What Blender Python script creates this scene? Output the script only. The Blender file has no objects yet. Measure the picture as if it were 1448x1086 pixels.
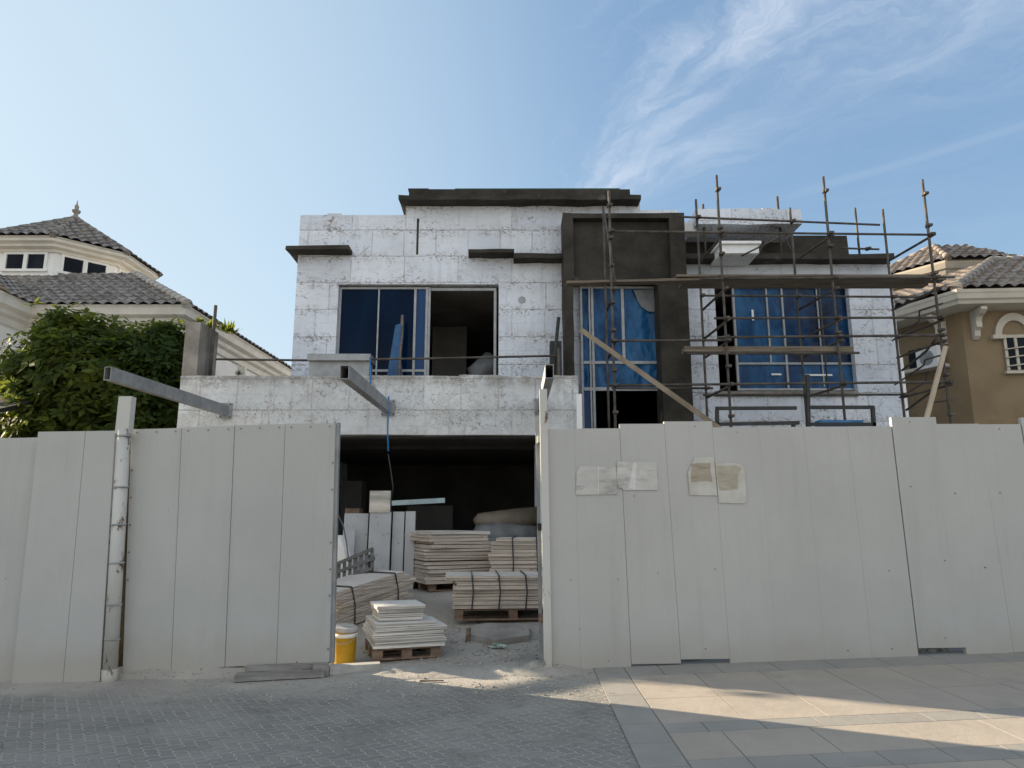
import bpy, bmesh, math, random
from mathutils import Vector, Matrix, noise as mnoise
random.seed(7)
C = bpy.context.scene.collection
SC = bpy.context.scene
rad = math.radians

# ------------------------------------------------------------------ camera
FPX = 1000.0
PITCH = math.atan(192.0 / 1000.0)
EYE = Vector((0, 0, 1.6))
cp, sp = math.cos(PITCH), math.sin(PITCH)
cam_d = bpy.data.cameras.new("camera")
cam_d.sensor_width = 36.0
cam_d.lens = 36.0 * FPX / 1448.0
cam_d.clip_end = 2000
cam = bpy.data.objects.new("camera", cam_d)
C.objects.link(cam)
cam.location = EYE
cam.rotation_euler = (rad(90) + PITCH, 0, 0)
SC.camera = cam

def ray(px, py):
    a, b = (px - 724.0) / FPX, (543.0 - py) / FPX
    return Vector((a, cp - b * sp, sp + b * cp))
def P(px, py, Y):
    d = ray(px, py)
    return EYE + d * (Y / d.y)
def PP(px, py, q, n):
    d = ray(px, py)
    return EYE + d * ((q - EYE).dot(n) / d.dot(n))
def sstep(a, b, v):
    t = max(0.0, min(1.0, (v - a) / (b - a)))
    return t * t * (3 - 2 * t)
def hz(x, y):
    return 0.018 * max(-8, min(8, x)) + 0.45 * sstep(8.6, 12.4, y)
def G(px, py):
    d = ray(px, py)
    z = 0.0
    for _ in range(40):
        p = EYE + d * ((z - EYE.z) / d.z)
        z = 0.5 * z + 0.5 * hz(p.x, p.y)
    return p
def R(px0, py0, px1, py1, Y):
    """photo rectangle on the plane y=Y -> x0,x1,z0,z1"""
    x0 = (P(px0, py0, Y).x + P(px0, py1, Y).x) / 2
    x1 = (P(px1, py0, Y).x + P(px1, py1, Y).x) / 2
    m = (px0 + px1) / 2
    return x0, x1, P(m, py1, Y).z, P(m, py0, Y).z

# ------------------------------------------------------------------ mesh builder
class MB:
    def __init__(s):
        s.bm = bmesh.new()
    def face(s, pts):
        return s.bm.faces.new([s.bm.verts.new(p) for p in pts])
    def hexa(s, p):  # 8 points: bottom 4 ccw, top 4 ccw
        v = [s.bm.verts.new(q) for q in p]
        for f in ((3, 2, 1, 0), (4, 5, 6, 7), (0, 1, 5, 4), (1, 2, 6, 5), (2, 3, 7, 6), (3, 0, 4, 7)):
            s.bm.faces.new([v[i] for i in f])
        return s
    def box(s, x0, x1, y0, y1, z0, z1, M=None):
        p = [(x0, y0, z0), (x1, y0, z0), (x1, y1, z0), (x0, y1, z0), (x0, y0, z1), (x1, y0, z1), (x1, y1, z1), (x0, y1, z1)]
        p = [Vector(q) for q in p]
        if M is not None:
            p = [M @ q for q in p]
        return s.hexa(p)
    def bar(s, a, b, w, h, up=(0, 0, 1)):
        a, b = Vector(a), Vector(b)
        d = (b - a).normalized()
        up = Vector(up)
        if abs(d.dot(up)) > 0.98:
            up = Vector((0, 1, 0))
        r = d.cross(up).normalized() * (w / 2)
        u = r.cross(d).normalized() * (h / 2)
        return s.hexa([a - r - u, a + r - u, b + r - u, b - r - u, a - r + u, a + r + u, b + r + u, b - r + u])
    def tube(s, a, b, r, n=8, r2=None, cap=True):
        a, b = Vector(a), Vector(b)
        d = (b - a).normalized()
        x = d.orthogonal().normalized()
        y = d.cross(x)
        r2 = r if r2 is None else r2
        A = [s.bm.verts.new(a + (x * math.cos(t) + y * math.sin(t)) * r) for t in [2 * math.pi * i / n for i in range(n)]]
        B = [s.bm.verts.new(b + (x * math.cos(t) + y * math.sin(t)) * r2) for t in [2 * math.pi * i / n for i in range(n)]]
        for i in range(n):
            f = s.bm.faces.new((A[i], A[(i + 1) % n], B[(i + 1) % n], B[i]))
            f.smooth = True
        if cap:
            s.bm.faces.new(A[::-1]); s.bm.faces.new(B)
        return s
    def path(s, pts, r, n=8):
        pts = [Vector(p) for p in pts]
        rings = []
        x = (pts[1] - pts[0]).orthogonal().normalized()
        for i, p in enumerate(pts):
            d = (pts[min(i + 1, len(pts) - 1)] - pts[max(i - 1, 0)]).normalized()
            x = (x - d * x.dot(d)).normalized()
            y = d.cross(x)
            rr = r[i] if isinstance(r, (list, tuple)) else r
            rings.append([s.bm.verts.new(p + (x * math.cos(t) + y * math.sin(t)) * rr) for t in [2 * math.pi * k / n for k in range(n)]])
        for a, b in zip(rings, rings[1:]):
            for i in range(n):
                f = s.bm.faces.new((a[i], a[(i + 1) % n], b[(i + 1) % n], b[i]))
                f.smooth = True
        s.bm.faces.new(rings[0][::-1]); s.bm.faces.new(rings[-1])
        return s
    def lathe(s, c, prof, n=16):
        c = Vector(c)
        rings = [[s.bm.verts.new(c + Vector((r * math.cos(2 * math.pi * k / n), r * math.sin(2 * math.pi * k / n), z))) for k in range(n)] for r, z in prof]
        for a, b in zip(rings, rings[1:]):
            for i in range(n):
                f = s.bm.faces.new((a[i], a[(i + 1) % n], b[(i + 1) % n], b[i]))
                f.smooth = True
        s.bm.faces.new(rings[0][::-1]); s.bm.faces.new(rings[-1])
        return s
    def prism(s, pts, d):
        """closed polygon pts extruded by vector d"""
        d = Vector(d)
        A = [s.bm.verts.new(Vector(p)) for p in pts]
        B = [s.bm.verts.new(Vector(p) + d) for p in pts]
        n = len(pts)
        s.bm.faces.new(A); s.bm.faces.new(B[::-1])
        for i in range(n):
            s.bm.faces.new((A[i], B[i], B[(i + 1) % n], A[(i + 1) % n]))
        return s
    def wall(s, x0, x1, z0, z1, y0, y1, holes=(), solid=None):
        """slab in the xz plane with rectangular holes; one closed mesh"""
        xs = sorted(set([x0, x1] + [min(max(h[i], x0), x1) for h in holes for i in (0, 1)] + ([v for c in solid for v in c[:2]] if solid else [])))
        zs = sorted(set([z0, z1] + [min(max(h[i], z0), z1) for h in holes for i in (2, 3)] + ([v for c in solid for v in c[2:]] if solid else [])))
        def full(i, j):
            if i < 0 or j < 0 or i >= len(xs) - 1 or j >= len(zs) - 1:
                return False
            cx, cz = (xs[i] + xs[i + 1]) / 2, (zs[j] + zs[j + 1]) / 2
            if solid and not any(a < cx < b and c < cz < d for a, b, c, d in solid):
                return False
            return not any(a < cx < b and c < cz < d for a, b, c, d in holes)
        V = {}
        def v(i, j, k):
            key = (i, j, k)
            if key not in V:
                V[key] = s.bm.verts.new((xs[i], (y0, y1)[k], zs[j]))
            return V[key]
        for i in range(len(xs) - 1):
            for j in range(len(zs) - 1):
                if not full(i, j):
                    continue
                s.bm.faces.new((v(i, j, 0), v(i + 1, j, 0), v(i + 1, j + 1, 0), v(i, j + 1, 0)))
                s.bm.faces.new((v(i, j, 1), v(i, j + 1, 1), v(i + 1, j + 1, 1), v(i + 1, j, 1)))
                if not full(i - 1, j): s.bm.faces.new((v(i, j, 0), v(i, j + 1, 0), v(i, j + 1, 1), v(i, j, 1)))
                if not full(i + 1, j): s.bm.faces.new((v(i + 1, j, 0), v(i + 1, j, 1), v(i + 1, j + 1, 1), v(i + 1, j + 1, 0)))
                if not full(i, j - 1): s.bm.faces.new((v(i, j, 0), v(i, j, 1), v(i + 1, j, 1), v(i + 1, j, 0)))
                if not full(i, j + 1): s.bm.faces.new((v(i, j + 1, 0), v(i + 1, j + 1, 0), v(i + 1, j + 1, 1), v(i, j + 1, 1)))
        return s
    def bevel(s, w, seg=1):
        bmesh.ops.bevel(s.bm, geom=[e for e in s.bm.edges if len(e.link_faces) == 2 and e.calc_face_angle(0) > 0.5], offset=w, segments=seg, affect='EDGES', clamp_overlap=True)
        return s
    def rough(s, amp=0.012, seg=0.22, freq=3.0):
        for _ in range(7):
            es = [e for e in s.bm.edges if e.calc_length() > seg * 2]
            if not es: break
            bmesh.ops.subdivide_edges(s.bm, edges=es, cuts=1, use_grid_fill=True)
        for v in s.bm.verts:
            n = mnoise.noise_vector(v.co * freq) * amp + mnoise.noise_vector(v.co * freq * 3.3) * amp * 0.6
            v.co += n
        return s
    def jitter(s, a):
        for v in s.bm.verts:
            v.co += Vector((random.uniform(-a, a), random.uniform(-a, a), random.uniform(-a, a)))
        return s
    def build(s, name, mat, parent=None, label=None, cat=None, group=None, kind=None):
        bmesh.ops.recalc_face_normals(s.bm, faces=s.bm.faces[:])
        me = bpy.data.meshes.new(name)
        if parent is None:
            xs = [v.co for v in s.bm.verts]
            o0 = Vector(((min(v.x for v in xs) + max(v.x for v in xs)) / 2, (min(v.y for v in xs) + max(v.y for v in xs)) / 2, min(v.z for v in xs)))
            if kind: o0 = Vector((0, 0, 0))
        else:
            o0 = wloc(parent)
        for v in s.bm.verts:
            v.co -= o0
        s.bm.to_mesh(me); s.bm.free()
        me.materials.append(mat)
        o = bpy.data.objects.new(name, me)
        C.objects.link(o)
        if parent is None:
            o.location = o0
        else:
            o.parent = parent
        tag(o, label, cat, group, kind)
        return o

def wloc(o):
    l = Vector(o.location)
    while o.parent:
        o = o.parent
        l = l + o.location
    return l
def tag(o, label=None, cat=None, group=None, kind=None):
    if label: o['label'] = label
    if cat: o['category'] = cat
    if group: o['group'] = group
    if kind: o['kind'] = kind
def thing(name, loc, label, cat, group=None):
    o = bpy.data.objects.new(name, None)
    o.empty_display_size = 0.2
    o.location = Vector(loc)
    C.objects.link(o)
    tag(o, label, cat, group)
    return o

# ------------------------------------------------------------------ materials
class NT:
    def __init__(s, mat):
        s.t = mat.node_tree
        s.t.nodes.clear()
        s.out = s.t.nodes.new('ShaderNodeOutputMaterial')
        s.b = s.t.nodes.new('ShaderNodeBsdfPrincipled')
        s.t.links.new(s.b.outputs[0], s.out.inputs[0])
        g = s.t.nodes.new('ShaderNodeNewGeometry')
        s.pos, s.nor, s.isl = g.outputs['Position'], g.outputs['Normal'], g.outputs['Random Per Island']
        sx = s.n('ShaderNodeSeparateXYZ', {0: s.pos})
        s.x, s.y, s.z = sx.outputs
    def n(s, typ, ins=None, **props):
        d = s.t.nodes.new(typ)
        for k, v in props.items():
            setattr(d, k, v)
        for k, v in (ins or {}).items():
            s.set(d.inputs[k], v)
        return d
    def set(s, sock, v):
        if isinstance(v, bpy.types.NodeSocket):
            s.t.links.new(v, sock)
        else:
            if sock.type == 'RGBA' and len(v) == 3:
                v = (*v, 1)
            sock.default_value = v
    def m(s, op, a, b=None, c=None, clamp=False):
        ins = {0: a}
        if b is not None: ins[1] = b
        if c is not None: ins[2] = c
        return s.n('ShaderNodeMath', ins, operation=op, use_clamp=clamp).outputs[0]
    def vec(s, x=0.0, y=0.0, z=0.0):
        return s.n('ShaderNodeCombineXYZ', {0: x, 1: y, 2: z}).outputs[0]
    def vm(s, op, a, b):
        return s.n('ShaderNodeVectorMath', {0: a, 1: b}, operation=op).outputs[0]
    def mapv(s, v, scale=(1, 1, 1), rot=(0, 0, 0), loc=(0, 0, 0)):
        return s.n('ShaderNodeMapping', {0: v, 'Location': loc, 'Rotation': rot, 'Scale': scale}).outputs[0]
    def noise(s, scale, detail=4, rough=0.55, vec=None, dist=0.0, color=False):
        d = s.n('ShaderNodeTexNoise', {'Vector': vec if vec is not None else s.pos, 'Scale': scale, 'Detail': detail, 'Roughness': rough, 'Distortion': dist})
        return d.outputs['Color' if color else 'Fac']
    def vor(s, scale, vec=None, feature='F1', out='Distance', rnd=1.0):
        return s.n('ShaderNodeTexVoronoi', {'Vector': vec if vec is not None else s.pos, 'Scale': scale, 'Randomness': rnd}, feature=feature).outputs[out]
    def ss(s, v, a, b, lo=0.0, hi=1.0):
        return s.n('ShaderNodeMapRange', {0: v, 1: a, 2: b, 3: lo, 4: hi}, interpolation_type='SMOOTHSTEP').outputs[0]
    def mix(s, f, a, b, blend='MIX'):
        d = s.n('ShaderNodeMix', data_type='RGBA', blend_type=blend)
        s.set(d.inputs[0], f); s.set(d.inputs[6], a); s.set(d.inputs[7], b)
        return d.outputs[2]
    def col(s, c): s.set(s.b.inputs['Base Color'], c)
    def rough(s, r): s.set(s.b.inputs['Roughness'], r)
    def bump(s, h, dist=0.01, strength=1.0):
        s.set(s.b.inputs['Normal'], s.n('ShaderNodeBump', {'Height': h, 'Distance': dist, 'Strength': strength}).outputs[0])
    def spec(s, v): s.b.inputs['Specular IOR Level'].default_value = v

def newmat(name):
    m = bpy.data.materials.new(name)
    m.use_nodes = True
    return m, NT(m)

def simple(name, c1, c2, scale=6.0, rough=0.7, bump=0.0, metal=0.0, spec=0.4, speck=None, stretch=(1, 1, 1), dark=None):
    m, t = newmat(name)
    v = t.mapv(t.pos, stretch)
    f = t.ss(t.noise(scale, 6, 0.6, v), 0.3, 0.7)
    c = t.mix(f, c1, c2)
    if speck:
        k = t.ss(t.noise(scale * 5, 4, 0.7, v), 0.58, 0.68)
        k2 = t.ss(t.noise(scale * 0.7, 2), 0.45, 0.6)
        c = t.mix(t.m('MULTIPLY', k, k2), c, speck)
    t.col(c); t.rough(rough); t.spec(spec)
    t.b.inputs['Metallic'].default_value = metal
    if bump:
        t.bump(t.noise(scale * 6, 5, 0.65, v), bump)
    return m

def insulation(name, base, dirty):
    m, t = newmat(name)
    wob = t.noise(2.2, 3, color=True)
    p = t.vec(t.x, t.z, 0.0)
    p = t.vm('ADD', p, t.vm('MULTIPLY', t.vm('SUBTRACT', wob, (0.5, 0.5, 0.5)), (0.03, 0.03, 0)))
    fine = t.vm('MULTIPLY', t.vm('SUBTRACT', t.noise(16, 3, color=True), (0.5, 0.5, 0.5)), (0.022, 0.022, 0))
    pj = t.vm('ADD', p, fine)
    br = t.n('ShaderNodeTexBrick', {'Vector': pj, 'Color1': (1, 1, 1, 1), 'Color2': (0.84, 0.86, 0.9, 1), 'Mortar': (1, 1, 1, 1), 'Scale': 1.0,
                                    'Mortar Size': 0.011, 'Mortar Smooth': 0.35, 'Bias': -0.2, 'Brick Width': 1.16, 'Row Height': 0.6}, offset=0.37, offset_frequency=2, squash=0.6, squash_frequency=3)
    seam = br.outputs['Fac']
    b2 = t.n('ShaderNodeTexBrick', {'Vector': t.vm('ADD', pj, (0.31, 0.0, 0)), 'Scale': 1.0, 'Mortar Size': 0.007, 'Mortar Smooth': 0.4, 'Brick Width': 0.6, 'Row Height': 0.3}, offset=0.43, offset_frequency=2, squash=1.25, squash_frequency=2)
    seam2 = t.m('MULTIPLY', b2.outputs['Fac'], t.ss(t.noise(1.3, 3), 0.36, 0.6))
    base_c = t.mix(t.ss(t.noise(0.8, 5, 0.6), 0.35, 0.7), base, tuple(v * 0.84 for v in base))
    base_c = t.mix(1.0, base_c, br.outputs['Color'], 'MULTIPLY')
    base_c = t.mix(t.m('MULTIPLY', t.ss(t.noise(9, 6, 0.7), 0.45, 0.75), 0.25), base_c, (0.42, 0.43, 0.44))
    blk = t.ss(t.n('ShaderNodeSeparateXYZ', {0: br.outputs['Color']}).outputs[0], 0.85, 0.99, 1.0, 0.25)
    smear = t.m('MULTIPLY', t.m('MULTIPLY', t.ss(t.noise(2.1, 6, 0.7, t.mapv(t.pos, (0.7, 1, 1.6)), 1.0), 0.5, 0.7), blk), 0.5)
    base_c = t.mix(smear, base_c, (0.47, 0.44, 0.40))
    brown = (0.17, 0.135, 0.105)
    sm = t.m('MULTIPLY', t.m('MULTIPLY', seam, t.ss(t.noise(1.7, 3), 0.36, 0.66, 0.2, 0.72)), t.ss(t.noise(11, 4, 0.7), 0.36, 0.62, 0.2, 1.0))
    c = t.mix(sm, base_c, (0.27, 0.25, 0.23))
    c = t.mix(t.m('MULTIPLY', t.m('MULTIPLY', seam2, 0.5), t.ss(t.noise(13, 3, 0.7), 0.36, 0.6, 0.2, 1.0)), c, (0.3, 0.275, 0.25))
    # squiggly adhesive lines
    n1 = t.noise(2.6, 5, 0.62, t.mapv(t.pos, (0.8, 1, 1.5)))
    li = t.ss(t.m('ABSOLUTE', t.m('SUBTRACT', n1, 0.5)), 0.0, 0.022, 1.0, 0.0)
    li = t.m('MULTIPLY', li, t.ss(t.noise(1.1, 3, 0.6, t.vm('ADD', t.pos, (7, 3, 1))), 0.5 - 0.1 * dirty, 0.62))
    li = t.m('MULTIPLY', li, t.ss(t.noise(8, 3, 0.7), 0.42, 0.58))
    c = t.mix(t.m('MULTIPLY', li, 0.75), c, brown)
    # crumbs and holes
    v1 = t.ss(t.m('MINIMUM', t.vor(4.5, p), t.vor(7.0, t.vm('ADD', p, (3, 5, 0)))), 0.03, 0.085, 1.0, 0.0)
    v1 = t.m('MULTIPLY', v1, t.ss(t.noise(2.3, 2), 0.36, 0.48))
    v1 = t.m('MULTIPLY', v1, t.ss(blk, 0.3, 0.8, 0.25, 1.0))
    c = t.mix(t.m('MULTIPLY', v1, 0.85), c, (0.13, 0.085, 0.06))
    bl = t.m('MULTIPLY', t.ss(t.noise(13, 5, 0.7), 0.54, 0.61), t.ss(t.noise(1.4, 4, 0.6, t.vm('ADD', t.pos, (3, 9, 4))), 0.5 - 0.07 * dirty, 0.62))
    bl = t.m('MULTIPLY', bl, blk)
    c = t.mix(t.m('MULTIPLY', bl, 0.85), c, brown)
    # mortar crumbs gathered along the seams
    hs_ = t.m('ABSOLUTE', t.m('SUBTRACT', t.m('FLOORED_MODULO', t.m('ADD', t.z, t.m('MULTIPLY', t.noise(3, 2), 0.05)), 0.6), 0.3))
    band = t.ss(hs_, 0.1, 0.28)
    crumb = t.m('MULTIPLY', t.m('MULTIPLY', t.ss(t.noise(19, 6, 0.75, t.mapv(t.pos, (1, 1, 1.8))), 0.52, 0.58), t.ss(t.noise(1.9, 4, 0.65, t.vm('ADD', t.pos, (11, 0, 5))), 0.38, 0.52)), band)
    c = t.mix(t.m('MULTIPLY', crumb, 0.85), c, (0.2, 0.155, 0.12))
    if dirty > 0.5:
        cl_ = t.ss(t.noise(1.7, 6, 0.68, None, 0.8), 0.44, 0.62)
        c = t.mix(t.m('MULTIPLY', cl_, 0.45), c, (0.4, 0.4, 0.385))
        edge_ = t.ss(t.m('ABSOLUTE', t.m('SUBTRACT', t.noise(2.1, 6, 0.65, None, 0.6), 0.52)), 0.0, 0.03, 1.0, 0.0)
        c = t.mix(t.m('MULTIPLY', edge_, 0.2), c, (0.24, 0.215, 0.19))
        tp = t.m('MULTIPLY', t.ss(t.m('ADD', t.z, t.m('MULTIPLY', t.noise(3, 5, 0.7), 0.5)), 4.22, 4.5), t.ss(t.noise(2.4, 5, 0.7), 0.36, 0.56))
        c = t.mix(t.m('MULTIPLY', tp, 0.6), c, (0.16, 0.14, 0.115))
    # vertical weather streaks
    st = t.m('MULTIPLY', t.ss(t.noise(5, 4, 0.6, t.mapv(t.pos, (1, 1, 0.12))), 0.55, 0.72), 0.25 + 0.35 * dirty)
    c = t.mix(st, c, (0.36, 0.35, 0.33))
    t.col(c); t.rough(0.75); t.spec(0.3)
    h = t.m('SUBTRACT', t.m('MULTIPLY', t.noise(5, 6, 0.6), 0.6), t.m('ADD', t.m('MULTIPLY', seam, 0.8), t.m('ADD', t.m('MULTIPLY', bl, -0.4), t.m('MULTIPLY', v1, 0.6))))
    t.bump(h, 0.018, 0.9)
    return m

M_WALL = insulation("insulation_board", (0.71, 0.75, 0.81), 0.25)
M_PARAPET = insulation("dirty_insulation_board", (0.66, 0.68, 0.68), 1.0)
def render_mat():
    m, t = newmat("dark_render")
    c = t.mix(t.ss(t.noise(1.1, 6, 0.65), 0.32, 0.66), (0.024, 0.022, 0.018), (0.054, 0.049, 0.04))
    c = t.mix(t.m('MULTIPLY', t.ss(t.noise(4, 5, 0.7, t.mapv(t.pos, (1, 1, 0.25))), 0.5, 0.72), 0.6), c, (0.028, 0.025, 0.021))
    c = t.mix(t.m('MULTIPLY', t.ss(t.noise(1.6, 4, 0.6, t.vm('ADD', t.pos, (9, 1, 3))), 0.63, 0.7), 0.6), c, (0.13, 0.125, 0.115))
    c = t.mix(t.ss(t.noise(34, 4, 0.7), 0.62, 0.72), c, (0.11, 0.1, 0.085))
    t.col(c); t.rough(0.88); t.spec(0.25)
    tr = t.noise(3.0, 5, 0.65, t.mapv(t.pos, (1, 1, 2.6), (0, 0.5, 0)), 1.2)
    t.bump(t.m('ADD', tr, t.m('MULTIPLY', t.noise(40, 4, 0.7), 0.25)), 0.02, 0.9)
    return m
M_CONC = render_mat()
M_CONCL = simple("weathered_concrete", (0.17, 0.155, 0.135), (0.29, 0.27, 0.24), 2.5, 0.9, 0.01, speck=(0.08, 0.075, 0.06))
M_STEEL = simple("galvanised_steel", (0.22, 0.23, 0.235), (0.32, 0.33, 0.335), 4, 0.5, 0.001, metal=0.35, speck=(0.15, 0.14, 0.13))
M_ALU = simple("aluminium_frame", (0.27, 0.28, 0.285), (0.36, 0.37, 0.375), 9, 0.45, metal=0.2, speck=(0.25, 0.24, 0.22))
M_SCAF = simple("weathered_scaffold_tube", (0.05, 0.042, 0.035), (0.11, 0.098, 0.082), 5, 0.7, 0.001, metal=0.2, speck=(0.1, 0.045, 0.025))
M_BLACK = simple("black_painted_steel", (0.018, 0.018, 0.018), (0.035, 0.034, 0.032), 5, 0.6)
M_PLANK = simple("weathered_plank", (0.10, 0.078, 0.056), (0.2, 0.165, 0.125), 3, 0.85, 0.004, stretch=(0.5, 8, 8), speck=(0.3, 0.28, 0.25))
M_POLEW = simple("pale_timber", (0.33, 0.26, 0.18), (0.44, 0.36, 0.26), 4, 0.8, 0.003, stretch=(1, 1, 0.3))
M_PALLET = simple("pallet_timber", (0.13, 0.083, 0.055), (0.24, 0.165, 0.115), 5, 0.85, 0.004, stretch=(1, 4, 4))
M_FOAM = simple("white_foam", (0.72, 0.73, 0.72), (0.82, 0.82, 0.81), 6, 0.85, 0.003, speck=(0.4, 0.38, 0.34))
M_STRAP = simple("black_strap", (0.02, 0.02, 0.022), (0.04, 0.04, 0.042), 8, 0.5)
M_BLUE = simple("blue_plastic", (0.02, 0.12, 0.3), (0.03, 0.2, 0.42), 3, 0.35)
M_YEL = simple("yellow_plastic", (0.36, 0.205, 0.008), (0.45, 0.27, 0.012), 5, 0.45, speck=(0.3, 0.2, 0.05))
M_WPAINT = simple("white_plastic", (0.62, 0.62, 0.6), (0.72, 0.72, 0.7), 5, 0.5, speck=(0.4, 0.38, 0.35))
M_PLW = simple("white_plaster", (0.72, 0.71, 0.68), (0.79, 0.78, 0.75), 1.5, 0.9, 0.003, speck=(0.55, 0.54, 0.5))
M_TRIM = simple("cream_trim", (0.6, 0.57, 0.5), (0.7, 0.67, 0.6), 2, 0.85, 0.002)
M_TAN = simple("tan_plaster", (0.19, 0.138, 0.078), (0.235, 0.172, 0.1), 1.2, 0.9, 0.004, speck=(0.3, 0.22, 0.13))
M_TANTRIM = simple("beige_trim", (0.44, 0.4, 0.32), (0.52, 0.47, 0.39), 2, 0.85, 0.002)
M_DARKIN = simple("painted_room_shade", (0.035, 0.033, 0.03), (0.06, 0.057, 0.052), 1.0, 0.95, 0.004)  # near-black: the shade of the interior is put into this colour
M_LID = simple('dusty_grey_lid', (0.27, 0.265, 0.255), (0.4, 0.39, 0.375), 7, .7, speck=(.2, .19, .18))
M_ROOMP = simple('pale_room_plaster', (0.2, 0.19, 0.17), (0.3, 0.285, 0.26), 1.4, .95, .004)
M_TARP = simple("grey_tarpaulin", (0.11, 0.115, 0.12), (0.2, 0.205, 0.21), 3, 0.6, 0.01)
M_TARPB = simple("brown_tarpaulin", (0.12, 0.1, 0.075), (0.2, 0.17, 0.13), 3, 0.6, 0.01)
M_BARK = simple("bark", (0.07, 0.055, 0.04), (0.13, 0.1, 0.075), 6, 0.95, 0.02, stretch=(1, 1, 0.25))
M_RUBBLE = simple("rubble", (0.24, 0.22, 0.19), (0.4, 0.37, 0.32), 9, 0.95, 0.01)
M_GREYPL = simple("grey_plastic", (0.075, 0.078, 0.082), (0.12, 0.123, 0.127), 6, 0.5)

def fence_paint(name, c, rust=0.0):
    m, t = newmat(name)
    col = t.mix(t.ss(t.noise(0.7, 5, 0.6), 0.3, 0.7), c, tuple(v * 0.9 for v in c))
    col = t.mix(t.m('MULTIPLY', t.isl, 0.35), col, tuple(v * 0.86 for v in c))
    st = t.m('MULTIPLY', t.ss(t.noise(6, 5, 0.65, t.mapv(t.pos, (1, 1, 0.06))), 0.5, 0.75), 0.28)
    col = t.mix(st, col, tuple(v * 0.7 for v in c))
    sm = t.m('MULTIPLY', t.ss(t.noise(2.3, 6, 0.7, t.vm('ADD', t.pos, (4, 2, 8))), 0.58, 0.7), 0.3)
    col = t.mix(sm, col, (0.36, 0.35, 0.31))
    low = t.m('MULTIPLY', t.ss(t.m('ADD', t.z, t.m('MULTIPLY', t.noise(3, 4), 0.5)), 0.25, 0.75, 1.0, 0.0), 0.62)
    col = t.mix(low, col, (0.34, 0.31, 0.26))
    pv = t.vec(t.x, t.z, 0.0)
    dots = t.m('MULTIPLY', t.ss(t.vor(2.6, pv), 0.016, 0.03, 1.0, 0.0), t.ss(t.noise(1.3, 2), 0.45, 0.5))
    col = t.mix(dots, col, (0.12, 0.09, 0.07))
    if rust:
        rr = t.ss(t.noise(7, 6, 0.7, t.mapv(t.pos, (1, 1, 0.5))), 0.62 - 0.1 * rust, 0.68 - 0.06 * rust)
        col = t.mix(rr, col, (0.10, 0.055, 0.035))
    t.col(col); t.rough(0.5); t.spec(0.35)
    rib = t.m('SINE', t.m('MULTIPLY', t.x, 2 * math.pi / 0.05))
    scr = t.noise(40, 3, 0.6)
    t.bump(t.m('ADD', t.m('MULTIPLY', rib, 0.12), t.m('ADD', t.m('MULTIPLY', t.noise(1.2, 3), 3.0), t.m('MULTIPLY', scr, 0.3))), 0.004, 0.6)
    return m
M_FENCE = fence_paint("grey_white_sheet_metal", (0.415, 0.412, 0.39))
M_FPOST = fence_paint("chipped_white_post_paint", (0.5, 0.49, 0.45), 0.5)

def board_mat(name, base, edge, lines=True):
    m, t = newmat(name)
    f = t.ss(t.noise(3, 5, 0.6), 0.3, 0.7)
    top = t.mix(f, base, tuple(v * 0.8 for v in base))
    wv = t.noise(1.0, 4, 0.6, t.mapv(t.pos, (1.2, 1.2, 75)))
    e = t.mix(t.ss(wv, 0.38, 0.62), edge, tuple(v * 0.45 for v in edge))
    e = t.mix(t.ss(t.noise(11, 4, 0.7), 0.6, 0.7), e, (0.3, 0.19, 0.13))
    nz = t.n('ShaderNodeSeparateXYZ', {0: t.nor}).outputs[2]
    c = t.mix(t.ss(t.m('ABSOLUTE', nz), 0.5, 0.7), e, top)
    c = t.mix(t.m('MULTIPLY', t.isl, 0.3), c, (0.42, 0.36, 0.3))
    t.col(c); t.rough(0.75)
    t.bump(t.noise(25, 4, 0.6), 0.003)
    return m
M_BOARD = board_mat("pale_panel_board", (0.56, 0.53, 0.48), (0.60, 0.52, 0.44))
M_BOARDW = board_mat("whitewashed_board", (0.62, 0.61, 0.58), (0.66, 0.63, 0.58))

def glass(name, c1, c2, scale, rough=0.12, bump=0.004, stretch=(1, 1, 0.3)):
    m, t = newmat(name)
    f = t.ss(t.noise(scale, 4, 0.55, t.mapv(t.pos, stretch), 0.6), 0.3, 0.72)
    t.col(t.mix(f, c1, c2)); t.rough(rough); t.spec(0.07 if rough < 0.15 else 0.22)
    t.bump(t.noise(scale * 1.5, 4, 0.5, t.mapv(t.pos, stretch), 0.8), bump * 4)
    return m
M_GNAVY = glass("dark_navy_glass", (0.0008, 0.006, 0.02), (0.0015, 0.014, 0.042), 1.2, 0.06, 0.0005)
M_FILM = glass("blue_protective_film", (0.004, 0.036, 0.11), (0.022, 0.125, 0.28), 2.6, 0.25, 0.01, (1, 1, 0.45))
M_FILMD = glass("painted_reflection_film", (0.0008, 0.004, 0.018), (0.004, 0.045, 0.13), 1.7, 0.2, 0.006, (1, 1, 0.8))  # dark reflection over the right window half put into the film colour
M_GBLUE = glass("blue_glass_strip", (0.006, 0.035, 0.11), (0.009, 0.05, 0.15), 1.0, 0.2)
M_PANE = glass("dark_house_glass", (0.006, 0.009, 0.014), (0.02, 0.026, 0.036), 1.0, 0.08, 0.0005)

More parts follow.
